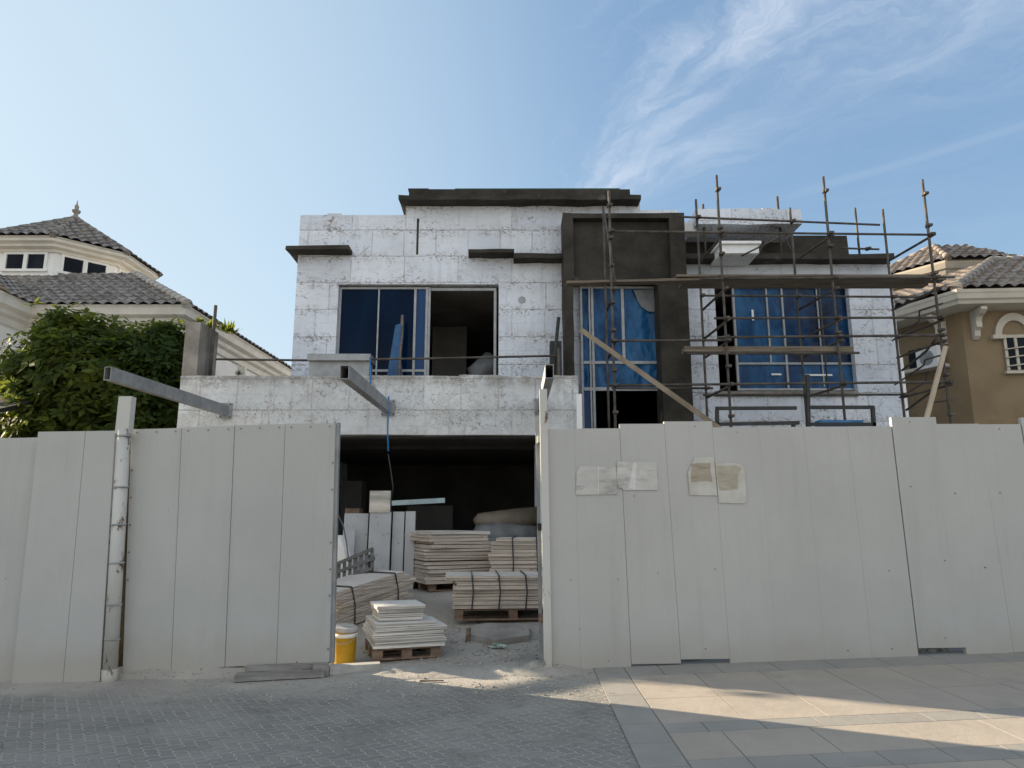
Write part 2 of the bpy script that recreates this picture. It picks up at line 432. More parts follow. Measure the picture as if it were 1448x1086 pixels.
def tiles(name, cols):
    m, t = newmat(name)
    v = t.vor(3.0, t.mapv(t.pos, (1.6, 1.6, 1.6)), out='Color')
    g = t.n('ShaderNodeSeparateXYZ', {0: v}).outputs[0]
    c = t.mix(g, cols[0], cols[1])
    c = t.mix(t.ss(t.noise(5, 5, 0.7), 0.5, 0.7), c, cols[2])
    c = t.mix(t.m('MULTIPLY', t.ss(t.noise(0.8, 3), 0.5, 0.7), 0.5), c, tuple(x * 0.6 for x in cols[0]))
    t.col(c); t.rough(0.8); t.bump(t.noise(30, 4, 0.6), 0.004)
    return m
M_TILEG = tiles("grey_clay_tile", [(0.12, 0.105, 0.09), (0.25, 0.225, 0.2), (0.42, 0.385, 0.34)])
M_TILER = tiles("brown_clay_tile", [(0.15, 0.12, 0.1), (0.25, 0.21, 0.175), (0.36, 0.325, 0.28)])

def leaf_mat(name, a, b, c3):
    m, t = newmat(name)
    c = t.mix(t.m('POWER', t.isl, 1.7), a, b)
    c = t.mix(t.ss(t.noise(1.3, 3), 0.5, 0.68), c, c3)
    t.col(c); t.rough(0.65); t.spec(0.12)
    tr = t.n('ShaderNodeBsdfTranslucent', {0: t.mix(0.5, c, (0.35, 0.4, 0.03))})
    mx = t.n('ShaderNodeMixShader', {0: 0.45, 1: t.b.outputs[0], 2: tr.outputs[0]})
    t.t.links.new(mx.outputs[0], t.out.inputs[0])
    return m
M_LEAF = leaf_mat("broad_green_leaf", (0.02, 0.038, 0.011), (0.1, 0.135, 0.03), (0.105, 0.125, 0.022))
M_LEAFD = leaf_mat("dark_green_leaf", (0.02, 0.04, 0.012), (0.045, 0.08, 0.022), (0.06, 0.085, 0.02))

def dust_col(t):
    c = t.mix(t.ss(t.noise(1.1, 6, 0.6), 0.3, 0.7), (0.37, 0.345, 0.30), (0.28, 0.26, 0.228))
    c = t.mix(t.ss(t.noise(26, 5, 0.75), 0.56, 0.68), c, (0.13, 0.125, 0.115))
    return t.mix(t.ss(t.noise(60, 3, 0.7), 0.62, 0.7), c, (0.4, 0.38, 0.35))

def ground_mat():
    m, t = newmat("dusty_ground")
    t.col(dust_col(t)); t.rough(0.95); t.spec(0.2)
    t.bump(t.m('ADD', t.noise(9, 6, 0.7), t.m('MULTIPLY', t.noise(60, 3, 0.6), 0.3)), 0.025)
    return m
M_GROUND = ground_mat()

def paver_mat():
    m, t = newmat("interlocking_pavers")
    a = rad(-57)
    k = 1 / 0.086
    u = t.m('MULTIPLY', t.m('ADD', t.m('MULTIPLY', t.x, math.cos(a)), t.m('MULTIPLY', t.y, math.sin(a))), k)
    v = t.m('MULTIPLY', t.m('SUBTRACT', t.m('MULTIPLY', t.y, math.cos(a)), t.m('MULTIPLY', t.x, math.sin(a))), k)
    wob = t.m('MULTIPLY', t.m('SUBTRACT', t.noise(2.5, 3), 0.5), 0.2)
    wob2 = t.m('MULTIPLY', t.m('SUBTRACT', t.noise(14, 2), 0.5), 0.12)
    u0 = t.m('ADD', u, t.m('ADD', t.m('MULTIPLY', t.m('SINE', t.m('MULTIPLY', v, 2 * math.pi)), 0.075), wob))
    v0 = t.m('ADD', v, t.m('ADD', t.m('MULTIPLY', t.m('SINE', t.m('MULTIPLY', u, 2 * math.pi)), 0.075), wob2))
    i, j = t.m('FLOOR', u0), t.m('FLOOR', v0)
    fx, fy = t.m('SUBTRACT', u0, i), t.m('SUBTRACT', v0, j)
    c4 = t.m('FLOORED_MODULO', t.m('ADD', t.m('SUBTRACT', i, j), 0.25), 4.0)
    def eq(n): return t.m('COMPARE', c4, n + 0.25, 0.3)
    e0, e1, e2, e3 = eq(0), eq(1), eq(2), eq(3)
    d = t.m('MINIMUM', t.m('MINIMUM', t.m('MULTIPLY_ADD', e1, 9.0, fx), t.m('MULTIPLY_ADD', e0, 9.0, t.m('SUBTRACT', 1.0, fx))),
            t.m('MINIMUM', t.m('MULTIPLY_ADD', e2, 9.0, fy), t.m('MULTIPLY_ADD', e3, 9.0, t.m('SUBTRACT', 1.0, fy))))
    bid = t.n('ShaderNodeTexWhiteNoise', {'Vector': t.vec(t.m('SUBTRACT', i, e1), t.m('SUBTRACT', j, e2), 0.0)}, noise_dimensions='2D').outputs['Value']
    joint = t.ss(d, 0.03, 0.075, 1.0, 0.0)
    c = t.mix(t.ss(t.noise(1.2, 5, 0.6), 0.3, 0.7), (0.205, 0.194, 0.172), (0.262, 0.248, 0.22))
    c = t.mix(bid, c, t.mix(1.0, c, (0.84, 0.85, 0.86), 'MULTIPLY'))
    c = t.mix(t.ss(t.noise(45, 4, 0.7), 0.52, 0.7), c, (0.14, 0.14, 0.135))
    jc = t.mix(t.ss(t.noise(2.2, 5, 0.65), 0.32, 0.5), (0.12, 0.115, 0.105), (0.36, 0.345, 0.31))
    fil = t.m('MULTIPLY', joint, t.ss(t.noise(9, 4, 0.6), 0.25, 0.5, 0.6, 1.0))
    c = t.mix(fil, c, jc)
    dd = t.m('ADD', t.y, t.m('MULTIPLY', t.m('SUBTRACT', t.noise(1.6, 5, 0.65), 0.5), 1.7))
    dm = t.ss(dd, 6.9, 7.75)
    c = t.mix(dm, c, dust_col(t))
    pd = t.m('MULTIPLY', t.ss(t.noise(0.6, 5, 0.65), 0.5, 0.72), 0.35)
    c = t.mix(pd, c, (0.28, 0.27, 0.245))
    t.col(c); t.rough(0.9); t.spec(0.25)
    fade = t.m('SUBTRACT', 1.0, t.m('MULTIPLY', dm, 0.92))
    h = t.m('MULTIPLY', t.ss(d, 0.03, 0.13), fade)
    h = t.m('ADD', h, t.m('ADD', t.m('MULTIPLY', bid, t.m('MULTIPLY', fade, 0.25)), t.m('ADD', t.m('MULTIPLY', t.noise(70, 3, 0.6), 0.3), t.m('MULTIPLY', t.noise(7, 6, 0.7), t.m('MULTIPLY', dm, 3.0)))))
    t.bump(h, 0.006, 0.8)
    return m
M_PAVER = paver_mat()

def slab_mat(name, c1, c2):
    m, t = newmat(name)
    c = t.mix(t.ss(t.noise(2.2, 6, 0.62), 0.32, 0.68), c1, c2)
    c = t.mix(t.m('MULTIPLY', t.isl, 0.45), c, tuple(v * 0.82 for v in c1))
    c = t.mix(t.ss(t.noise(40, 4, 0.75), 0.58, 0.72), c, tuple(v * 0.7 for v in c1))
    c = t.mix(t.m('MULTIPLY', t.ss(t.noise(1.0, 6, 0.7, t.vm('ADD', t.pos, (5, 5, 0))), 0.55, 0.7), 0.35), c, (0.2, 0.185, 0.165))
    t.col(c); t.rough(0.85); t.spec(0.25)
    t.bump(t.m('ADD', t.noise(12, 5, 0.6), t.m('MULTIPLY', t.noise(80, 3), 0.3)), 0.004)
    return m
M_SLABB = slab_mat("beige_paving_slab", (0.37, 0.325, 0.27), (0.32, 0.285, 0.24))
M_SLABG = slab_mat("grey_paving_slab", (0.295, 0.28, 0.25), (0.25, 0.24, 0.218))
M_JOINT = slab_mat("paving_joint", (0.2, 0.19, 0.17), (0.3, 0.285, 0.26))

def notice_mat(name, paper, ink, amt):
    m, t = newmat(name)
    c = t.mix(t.ss(t.noise(5, 5, 0.6), 0.35, 0.65), paper, tuple(v * 0.85 for v in paper))
    n = t.noise(9, 5, 0.7, t.mapv(t.pos, (1, 1, 2.4)))
    rows = t.ss(t.noise(4, 2, 0.5, t.mapv(t.pos, (0.7, 1, 3.5))), 0.44, 0.56)
    c = t.mix(t.m('MULTIPLY', t.m('MULTIPLY', t.ss(n, 0.4, 0.6), rows), amt), c, ink)
    t.col(c); t.rough(0.8); t.bump(t.noise(14, 4, 0.6), 0.006)
    return m
# ================================================================== SETTING
def sheet(name, xs, ys, dz, mat, kind='structure', clip=None):
    mb = MB()
    V = [[mb.bm.verts.new((x, y, hz(x, y) + dz)) for y in ys] for x in xs]
    for i in range(len(xs) - 1):
        for j in range(len(ys) - 1):
            mb.bm.faces.new((V[i][j], V[i + 1][j], V[i + 1][j + 1], V[i][j + 1]))
    return mb.build(name, mat, kind=kind)
def lin(a, b, n): return [a + (b - a) * i / n for i in range(n + 1)]
sheet('ground', [-400, -100, -40, -20] + lin(-12, 12, 24) + [20, 40, 100, 400], [-300, -60, -10, 0, 4] + lin(8, 13, 20) + [16, 20, 30, 60, 150, 500], 0, M_GROUND)
# pavement border line: straight line through two photo points
b0, b1 = G(841, 951), G(904, 1086)
bdir = (b1 - b0); bdir.z = 0
def bx_at(y): return b0.x + (b1.x - b0.x) * (y - b0.y) / (b1.y - b0.y)
mb = MB()
ys = lin(-6, 8.6, 40)
rows = [[mb.bm.verts.new((x, y, hz(x, y) + 0.004)) for x in (lin(-16, -1, 15) + lin(-0.9, 0, 4) + [bx_at(y)])] for y in ys]
for a, b in zip(rows, rows[1:]):
    for i in range(len(a) - 1):
        mb.bm.faces.new((a[i], a[i + 1], b[i + 1], b[i]))
mb.build('road', M_PAVER, kind='structure')

# pavement of stone slabs: joint bed plus real slabs
FQ = Vector((0.37, 8.03, 0)); FD = Vector((5.63, 0.47, 0)).normalized(); FN = Vector((FD.y, -FD.x, 0))
def pv(s, t):  # along the fence / towards the camera
    q = FQ + FD * s + FN * t
    return q.x, q.y
def s_at(t):  # border line position along the fence direction
    lo, hi = -6.0, 8.0
    for _ in range(50):
        m = (lo + hi) / 2
        x, y = pv(m, t)
        if x < bx_at(y): lo = m
        else: hi = m
    return lo
mb = MB()
for i in range(14):
    for j in range(24):
        t0, t1 = -0.25 + j * 0.5, 0.25 + j * 0.5
        q = []
        for t, k in ((t0, i), (t0, i + 1), (t1, i + 1), (t1, i)):
            x, y = pv(s_at(t) + k * 1.0, t)
            q.append((x, y, hz(x, y) + 0.008))
        mb.face(q)
mb.build('pavement_bed', M_JOINT, kind='structure')
def slabrow(mb, t0, t1, w, s_off, off=0.0, smax=14.0, s_lo=0.0):
    g = 0.004
    s = s_off - w * (off % 1.0)
    while s < smax:
        a, b = max(s + g, s_lo + g), s + w - g
        if b > a + 0.02:
            q = []
            for t, k in ((t0 + g, a), (t0 + g, b), (t1 - g, b), (t1 - g, a)):
                x, y = pv(s_at(t) + k, t)
                q.append(Vector((x, y, hz(x, y) + 0.0135 + random.uniform(0, 0.0015))))
            mb.prism(q, (0, 0, -0.012))
        s += w
mbg, mbb = MB(), MB()
BW = 0.33
slabrow(mbg, -0.1, 0.47, 0.62, BW, 0.4, s_lo=BW)
rows_ = [(0.47, 1.39, .68, 0, 'b'), (1.39, 2.16, .68, 0, 'b'), (2.16, 2.41, .45, .3, 'g'), (2.41, 3.01, .68, .4, 'b'), (3.01, 3.28, .45, .1, 'g')]
t_ = 3.28
for k in range(8): rows_ += [(t_, t_ + .75, .68, .3 * k, 'b')]; t_ += .75
for t0, t1, w, off, m in rows_:
    slabrow(mbb if m == 'b' else mbg, t0, t1, w, BW, off, s_lo=BW)
tt = -0.1
for h in (0.36, 0.46, 0.5, 0.42, 0.5, 0.48, 0.5, 0.45, 0.5) + (0.5,) * 13:
    slabrow(mbg, tt, tt + h, BW - .005, 0.0, 0.0, smax=BW - 0.02)
    tt += h
mbg.build('pavement_border', M_SLABG, kind='structure')
mbb.build('pavement', M_SLABB, kind='structure')

# sand and rubble drift at the gate
def drift(name, cx, cy, rx, ry, h, seed):
    mb = MB()
    n, k = 40, 12
    c = mb.bm.verts.new((cx, cy, hz(cx, cy) + h + 0.004))
    prev = None
    rings = []
    for j in range(1, k + 1):
        ring = []
        for i in range(n):
            a = 2 * math.pi * i / n
            rr = (j / k) * (1 + 0.3 * mnoise.noise(Vector((math.cos(a) * 1.5, math.sin(a) * 1.5, seed))))
            x, y = cx + math.cos(a) * rx * rr, cy + math.sin(a) * ry * rr
            z = h * (1 - (j / k) ** 2) * (0.75 + 0.6 * mnoise.noise(Vector((x * 4, y * 4, seed)))) + 0.02 * mnoise.noise(Vector((x * 11, y * 11, seed))) * (1 - j / k)
            ring.append(mb.bm.verts.new((x, y, hz(x, y) + max(z, 0) + (0.006 if j < k else -0.01))))
        rings.append(ring)
    for i in range(n):
        mb.bm.faces.new((c, rings[0][i], rings[0][(i + 1) % n]))
    for a, b in zip(rings, rings[1:]):
        for i in range(n):
            mb.bm.faces.new((a[i], b[i], b[(i + 1) % n], a[(i + 1) % n]))
    for f in mb.bm.faces: f.smooth = True
    return mb.build(name, M_GROUND, kind='stuff')
g = G(765, 948); drift('sand_drift', g.x - 0.02, g.y + 0.05, 0.55, 0.42, 0.10, 1.0)
g = G(280, 962); drift('sand_drift', g.x, 8.17, 2.2, 0.22, 0.15, 5.0)
g = G(560, 955); drift('sand_drift', g.x, g.y + 0.1, 0.9, 0.5, 0.035, 9.0)

# loose grit on the ground: nobody could count it
mb = MB()
for _ in range(1500):
    y = random.uniform(6.9, 10.5); x = random.gauss(-0.3, 1.0) if y > 7.9 else random.gauss(-0.8, 1.6)
    if x > bx_at(min(y, 8.6)) + 0.15 * random.random() and y < 8: continue
    if y > 7.9 and not (-1.9 < x < 0.35): continue
    s = random.choice([0.004, 0.006, 0.008, 0.012]) * random.uniform(0.7, 1.5)
    z = hz(x, y) + 0.008
    M = Matrix.Translation((x, y, z)) @ Matrix.Rotation(random.random() * 6, 4, 'Z') @ Matrix.Rotation(random.random(), 4, 'X')
    mb.box(-s, s, -s * 0.7, s * 0.7, -s * 0.5, s * 0.5, M)
mb.build('loose_grit', M_RUBBLE, kind='stuff')

# ================================================================== FENCES
def panel(mb, tl, tr, bl, br, n, th=0.045, bev=0.003):
    n = Vector(n).normalized() * th
    mb.hexa([bl, br, br + n, bl + n, tl, tr, tr + n, tl + n])
    mb.bevel(bev)
# right hoarding
NR = FN
def fr(px, py): return PP(px, py, FQ, NR)
T = [774, 812, 876, 939, 1007, 1072, 1136, 1198, 1260, 1323, 1384, 1443, 1505, 1568]
Bx = [780, 821, 893, 963, 1033, 1099, 1168, 1234, 1299, 1367, 1434, 1500, 1567, 1634]
TY = [607, 606, 599.5, 596, 604.5, 604, 603.5, 603, 590, 599.5, 600, 590.5, 599]
BY = [(951, 950), (949.5, 947.5), (939, 938), (932.5, 931.5), (940.5, 938), (937.5, 935), (934.5, 932.5), (932, 929), (916.5, 915.5), (926.5, 923.5), (922.5, 919), (918.5, 915), (915, 911)]
right_fence = thing('hoarding_fence', (3.3, 8.3, 0.03), "long pale grey hoarding with stepped top, carrying paper notices, right of the gate opening", 'fence')
for i in range(13):
    mb = MB()
    g = 0.18 if i == 9 else 0.06
    tl, tr = fr(T[i] + g, TY[i]), fr(T[i + 1] - g, TY[i] - (T[i + 1] - T[i]) * 0.006)
    bl, br = fr(Bx[i] + g, BY[i][0]), fr(Bx[i + 1] - g, BY[i][1])
    off = NR * random.uniform(-0.003, 0.003)
    for v in (tl, tr, bl, br): v += off
    panel(mb, tl, tr, bl, br, -NR)
    o = mb.build('panel', M_FENCE, right_fence)
    if i in (2, 3, 8): o['label'] = "shorter fence panel ending above the pavement with a gap below"
for i in range(13):
    for u, vv in ((0.5, 0.02), (0.3, 0.3), (0.7, 0.62), (0.5, 0.955)):
        if random.random() < 0.5 or i > 10: continue
        uu = u + random.uniform(-.15, .15)
        tp, bt = T[i] * (1 - uu) + T[i + 1] * uu, Bx[i] * (1 - uu) + Bx[i + 1] * uu
        q = fr(tp * (1 - vv) + bt * vv, TY[i] * (1 - vv) + BY[i][0] * vv)
        mb = MB(); mb.tube(q - NR * 0.004, q + NR * 0.009, 0.006, 6); mb.build('screw', M_PALLET, right_fence)
# rails behind the right hoarding
for zz in (0.5, 2.1):
    mb = MB()
    a, b = FQ + FD * 0.1 - NR * 0.08, FQ + FD * 9.5 - NR * 0.08
    mb.bar((a.x, a.y, zz), (b.x, b.y, zz + 0.15), 0.05, 0.05)
    mb.build('rail', M_STEEL, right_fence)
# right gate post, square tube, end lit by the sun
gp = thing('gate_post', P(774, 953, 8.0), "square white steel gate post with rust chips at the left end of the long hoarding", 'post')
mb = MB()
a, b = P(775, 955, 8.02), P(768, 551, 8.02)
mb.bar(a, b, 0.085, 0.085).bevel(0.006); mb.build('post', M_FPOST, gp)
gj = thing('gate_jamb', P(766, 924, 8.3), "thin grey steel jamb standing close behind the square white gate post", 'post')
mb = MB(); a, b = P(765, 924, 8.28), P(759.5, 591, 8.28); mb.bar(a, b, 0.04, 0.05).bevel(0.003); mb.build('jamb', M_STEEL, gj)
for (px, py, m) in ((763, 622, M_FPOST), (764, 745, M_BLACK), (766, 874, M_PALLET)):
    mb = MB(); q = P(px, py, 8.2); mb.box(q.x - 0.03, q.x + 0.05, q.y - 0.1, q.y + 0.07, q.z - 0.04, q.z + 0.04).bevel(0.004); mb.build('hinge', m, gj)

# gate leaf (left of the opening)
leaf = thing('gate_leaf', (-3.3, 8.05, 0), "wide pale grey gate leaf of four sheet panels with rusty screws, left of the opening", 'gate')
Q = [(185.5, 607), (257, 604.6), (332, 601.3), (403.5, 599), (474.7, 597.8)]
B = [(173, 955), (242, 949.5), (318, 943), (391, 939.5), (466, 936)]
for i in range(4):
    mb = MB()
    Y = 8.05 + (0.004, -0.003, 0.003, 0.0)[i]
    gl, gr = (0.3, 0.25) if i in (0, 2) else (0.25, 0.6)
    panel(mb, P(Q[i][0] + gl, Q[i][1], Y), P(Q[i + 1][0] - gr, Q[i + 1][1] + 0.6, Y), P(B[i][0] + gl, B[i][1], Y), P(B[i + 1][0] - gr, B[i + 1][1], Y), (0, 1, 0))
    mb.build('panel', M_FENCE, leaf)
mb = MB(); mb.bar(P(468.5, 937, 8.12), P(477, 598, 8.12), 0.06, 0.07).bevel(0.004); mb.build('edge_frame', M_STEEL, leaf)
for k in range(9):
    for (t, s) in ((0.004, 1), (0.985, 1)):
        u = (k + 0.5) / 9
        if random.random() < 0.3: continue
        x = (Q[0][0] * (1 - u) + B[0][0] * u) * (1 - t) + (Q[4][0] * (1 - u) + B[4][0] * u) * t + 2
        y = (Q[0][1] * (1 - u) + B[0][1] * u) * (1 - t) + (Q[4][1] * (1 - u) + B[4][1] * u) * t
        q = P(x, y, 8.044)
        mb = MB(); mb.tube(q, q + Vector((0, -0.008, 0)), 0.009, 6); mb.build('screw', M_PALLET, leaf)
for i in range(4):
    for u in (0.12, 0.5, 0.88):
        q = P(Q[i][0] * (1 - u) + Q[i + 1][0] * u, Q[i][1] * (1 - u) + Q[i + 1][1] * u + 5, 8.044)
        mb = MB(); mb.tube(q, q + Vector((0, -0.008, 0)), 0.008, 6); mb.build('screw', M_PALLET, leaf)

# outer fence panels far left
lf = thing('hoarding_fence', (-5.5, 7.9, -0.1), "short run of pale grey hoarding at the far left, its overlapping panel leaning out", 'fence')
mb = MB(); panel(mb, P(-120, 622, 8.0), P(56, 618.5, 8.0), P(-150, 972, 8.0), P(36, 966, 8.0), (0, 1, 0)); mb.build('panel', M_FENCE, lf)
mb = MB(); panel(mb, P(-900, 640, 8.02), P(-121, 622, 8.02), P(-1000, 1000, 8.02), P(-151, 972, 8.02), (0, 1, 0)); mb.build('panel', M_FENCE, lf)
mb = MB(); panel(mb, P(54, 610.5, 7.93), P(120.6, 609.6, 7.93), P(16.5, 969, 7.9), P(88.6, 966, 7.9), (0, 1, 0), 0.05); mb.build('panel', M_FENCE, lf)
mb = MB(); panel(mb, P(121.2, 609.6, 7.93), P(163, 609, 7.93), P(89.2, 966, 7.9), P(141, 963.5, 7.9), (0, 1, 0), 0.05); mb.build('panel', M_FENCE, lf)
mb = MB(); mb.bar(P(143, 964, 7.95), P(165.3, 609.5, 7.97), 0.02, 0.06).bevel(0.003); mb.build('edge_frame', M_FPOST, lf)
# leaning pipe post between the two
pp = thing('gate_post', P(154, 970, 7.93), "leaning white pipe post with square top, wire ties and rust marks, beside the gate leaf", 'post')
a, b, c = P(154.5, 969, 7.93), P(175.5, 607, 7.97), P(180.5, 561.5, 7.98)
d = (b - a)
mb = MB(); mb.tube(a - d * .01, b, 0.072, 20); mb.build('pipe', M_FPOST, pp)
mb = MB(); mb.bar(b - d * 0.02, c, 0.15, 0.1).bevel(0.006); mb.build('square_top', M_FPOST, pp)
mb = MB(); mb.tube(a - d * .01, a + d * .06, 0.08, 20); mb.build('foot_collar', M_FPOST, pp)
for u in (0.17, 0.3, 0.46, 0.61, 0.76, 0.97):
    mb = MB(); q = a + d * u
    mb.tube(q - d.normalized() * 0.01, q + d.normalized() * 0.01, 0.077, 16)
    mb.bar(q + Vector((-0.02, -0.075, 0)), q + Vector((0.12, -0.06, 0.01)), 0.012, 0.012)
    mb.build('wire_tie', M_STEEL, pp)

# dark backing added to stop sunlight through the gap behind the post
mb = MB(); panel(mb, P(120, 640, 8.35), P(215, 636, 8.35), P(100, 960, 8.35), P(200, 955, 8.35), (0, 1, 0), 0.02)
mb.build('light_blocker_sheet', M_CONC, label="dark backing sheet added to block light in the gap behind the leaning pipe post", cat='backing')
# notices on the hoarding
def notice(pts, mat, label, lift):
    mb = MB()
    n = 8
    o = NR * lift
    vs = [fr(*p) + o for p in pts]
    mb.prism(vs, NR * 0.0025)
    r = mb.build('paper_notice', mat, label=label, cat='notice', group='weathered notices stuck on the hoarding')
    return r
N1 = notice_mat("grey_newsprint", (0.47, 0.46, 0.43), (0.29, 0.285, 0.265), 0.9)
N2 = notice_mat("white_notice_paper", (0.52, 0.51, 0.48), (0.36, 0.34, 0.3), 0.7)
N3 = notice_mat("yellowed_notice_paper", (0.5, 0.485, 0.44), (0.4, 0.36, 0.3), 0.6)
N4 = notice_mat("stained_notice_paper", (0.49, 0.475, 0.43), (0.4, 0.37, 0.31), 0.6)
n1 = notice([(814, 700), (815, 668), (820, 659), (871, 660), (873, 699)], N1, "leftmost grey printed notice with torn upper corner on the hoarding", 0.008)
n2 = notice([(872, 676), (872, 653), (928, 653), (930, 693), (897, 693), (881, 693), (873, 685)], N2, "whiter notice with crinkled light strip, second along the hoarding", 0.012)
n3 = notice([(975, 700), (972, 668), (982, 647), (1009, 646.5), (1014, 701)], N3, "notice with a brown stained upper half and clipped corner", 0.008)
n4 = notice([(1016, 711), (1011, 655), (1047, 655), (1052, 662), (1055, 708), (1051, 712)], N4, "lowest yellowish notice overlapping the brown stained one", 0.012)
M_RES = notice_mat("brown_paste_residue", (0.36, 0.315, 0.24), (0.24, 0.195, 0.14), 0.9)
M_RES2 = notice_mat("pale_paste_residue", (0.39, 0.355, 0.28), (0.31, 0.27, 0.2), 0.9)
M_CRINK = notice_mat("crinkled_white_strip", (0.62, 0.61, 0.59), (0.5, 0.49, 0.46), 0.5)
def patch(pts, mat, lift, par, name):
    mb = MB(); mb.prism([fr(*p) + NR * lift for p in pts], NR * 0.0012); mb.build(name, mat, par)
patch([(977, 682), (977, 656), (985, 655), (1004, 655), (1004, 664), (1007, 682), (1000, 680)], M_RES, 0.0108, n3, 'brown_patch')
patch([(1014, 677), (1013, 659), (1040, 658), (1048, 662), (1043, 672), (1043, 692), (1030, 693), (1017, 694)], M_RES2, 0.0148, n4, 'brown_patch')
patch([(889, 690), (895, 654), (900, 654), (898, 692)], M_CRINK, 0.0148, n2, 'crinkled_strip')
patch([(874, 690), (874, 671), (888, 671), (887, 691)], N1, 0.0148, n2, 'torn_underlayer')
patch([(845, 699), (845.5, 660), (846.5, 660), (846.2, 699)], M_CRINK, 0.0108, n1, 'fold')

# things glimpsed below the raised panels
mb = MB(); q = fr(935, 945) + Vector((0.05, 0.3, 0)); mb.box(q.x - 0.2, q.x + 0.05, q.y, q.y + 0.3, hz(q.x, q.y), 0.14).bevel(0.01)
mb.build('plastic_tray', M_BLUE, label="blue plastic tray glimpsed through the gap under the hoarding", cat='tray')
mb = MB(); q = fr(985, 940) + Vector((0.0, 0.25, 0)); mb.box(q.x - 0.12, q.x + 0.1, q.y, q.y + 0.2, hz(q.x, q.y), 0.16).bevel(0.012).jitter(0.01)
mb.build('concrete_block', M_CONCL, label="grey concrete block glimpsed under the raised hoarding panels", cat='block')
mb = MB()
for k in range(26):
    q = fr(random.uniform(1300, 1368), 924) + Vector((0, random.uniform(0.2, 0.8), 0)); s = random.uniform(0.03, 0.09)
    M = Matrix.Translation((q.x, q.y, hz(q.x, q.y) + s * 0.5)) @ Matrix.Rotation(random.random() * 6, 4, 'Z') @ Matrix.Rotation(random.random(), 4, 'X')
    mb.box(-s, s, -s * 0.7, s * 0.7, -s * 0.5, s * 0.5, M)
mb.build('rubble_heap', M_RUBBLE, kind='stuff')

# ================================================================== THE UNFINISHED HOUSE
GY, MY = 13.0, 14.5
house = thing('unfinished_house', (1.5, 14.5, 0.45), "house shell under construction, clad in scuffed white boards with dark concrete cornices", 'house')
xL = P(425, 303, MY).x
xR = R(1248, 375, 1270, 590, MY)[1]
xPl, xPr = R(798, 301, 812, 560, MY)[0], R(958, 301, 974, 593, MY)[1]
zA = P(500, 304, MY).z            # left parapet top
zB = P(690, 288, MY).z            # block below top cornice
zC = P(930, 297, MY).z
zD = P(1150, 371.5, MY).z
wl = R(475, 402, 705, 560, MY); wr = R(1014, 403, 1206, 553, MY)
wp = R(824, 404, 942, 700, MY)
X575, X905 = P(574, 288, MY).x, P(905, 290, MY).x
X958 = P(959, 310, MY).x
FLOOR2 = 3.35
mb = MB()
mb.wall(xL, xR, 0.2, zB, MY, MY + 0.25, holes=[(wl[0], wl[1], FLOOR2 + 0.05, wl[3]), wr, (wp[0], wp[1], 0.5, wp[3]), (P(440, 700, GY).x - 0.1, P(760, 700, GY).x, 0.2, FLOOR2 - 0.005)],
        solid=[(xL, X575, 0.2, zA), (X575, X905, 0.2, zB), (X905, X958, 0.2, zC), (X958, xR, 0.2, zD)])
mb.build('wall', M_WALL, house)
mb = MB(); mb.box(xL, xL + 0.25, MY + 0.252, 28, 0.2, zA - 0.002); mb.build('wall', M_WALL, house)
mb = MB(); mb.box(xR - 0.25, xR, MY + 0.252, 28, 0.2, zD - 0.002); mb.build('wall', M_WALL, house)
mb = MB(); mb.box(xL, xR, 28.002, 28.25, 0.2, zD); mb.build('wall', M_WALL, house)
mb = MB(); mb.box(xL + 0.252, xR - 0.252, MY + 0.252, 27.99, zD - 0.45, zD - 0.2); mb.build('roof_slab', M_ROOMP, house)
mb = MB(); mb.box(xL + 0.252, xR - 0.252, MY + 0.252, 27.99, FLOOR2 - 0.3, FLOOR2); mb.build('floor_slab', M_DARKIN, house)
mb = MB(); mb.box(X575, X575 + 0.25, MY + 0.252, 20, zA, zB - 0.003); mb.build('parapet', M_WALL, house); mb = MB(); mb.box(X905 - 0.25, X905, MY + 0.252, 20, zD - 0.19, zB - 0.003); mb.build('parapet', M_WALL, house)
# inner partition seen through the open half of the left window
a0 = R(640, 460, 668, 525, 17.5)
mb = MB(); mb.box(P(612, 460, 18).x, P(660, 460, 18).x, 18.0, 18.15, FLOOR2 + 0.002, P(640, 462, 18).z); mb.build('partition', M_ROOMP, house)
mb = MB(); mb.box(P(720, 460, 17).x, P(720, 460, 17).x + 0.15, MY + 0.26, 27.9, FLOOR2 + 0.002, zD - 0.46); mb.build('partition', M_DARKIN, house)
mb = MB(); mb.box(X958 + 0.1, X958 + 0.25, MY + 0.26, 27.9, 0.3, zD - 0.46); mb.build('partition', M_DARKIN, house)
mb = MB(); mb.box(X958 + 1.0, xR - 0.5, 20.0, 27.5, zD - 0.19, 9.1); mb.build('roof_sun_blocker', M_WALL, house)  # unseen block added to keep the sun off the right villa
# open joints between board courses
for (px, y0, y1) in ((590.5, 309, 360),):
    mb = MB(); r = R(px - 1.5, y0, px + 1.5, y1, MY); mb.box(r[0], r[1], MY - 0.003, MY + 0.02, r[2], r[3]).jitter(0.002); mb.build('open_joint', M_CONC, house)
mb = MB(); q = P(738, 424, MY); mb.tube(q, q + Vector((0, -0.02, 0)), 0.075, 18); mb.build('vent_pipe', M_STEEL, house)

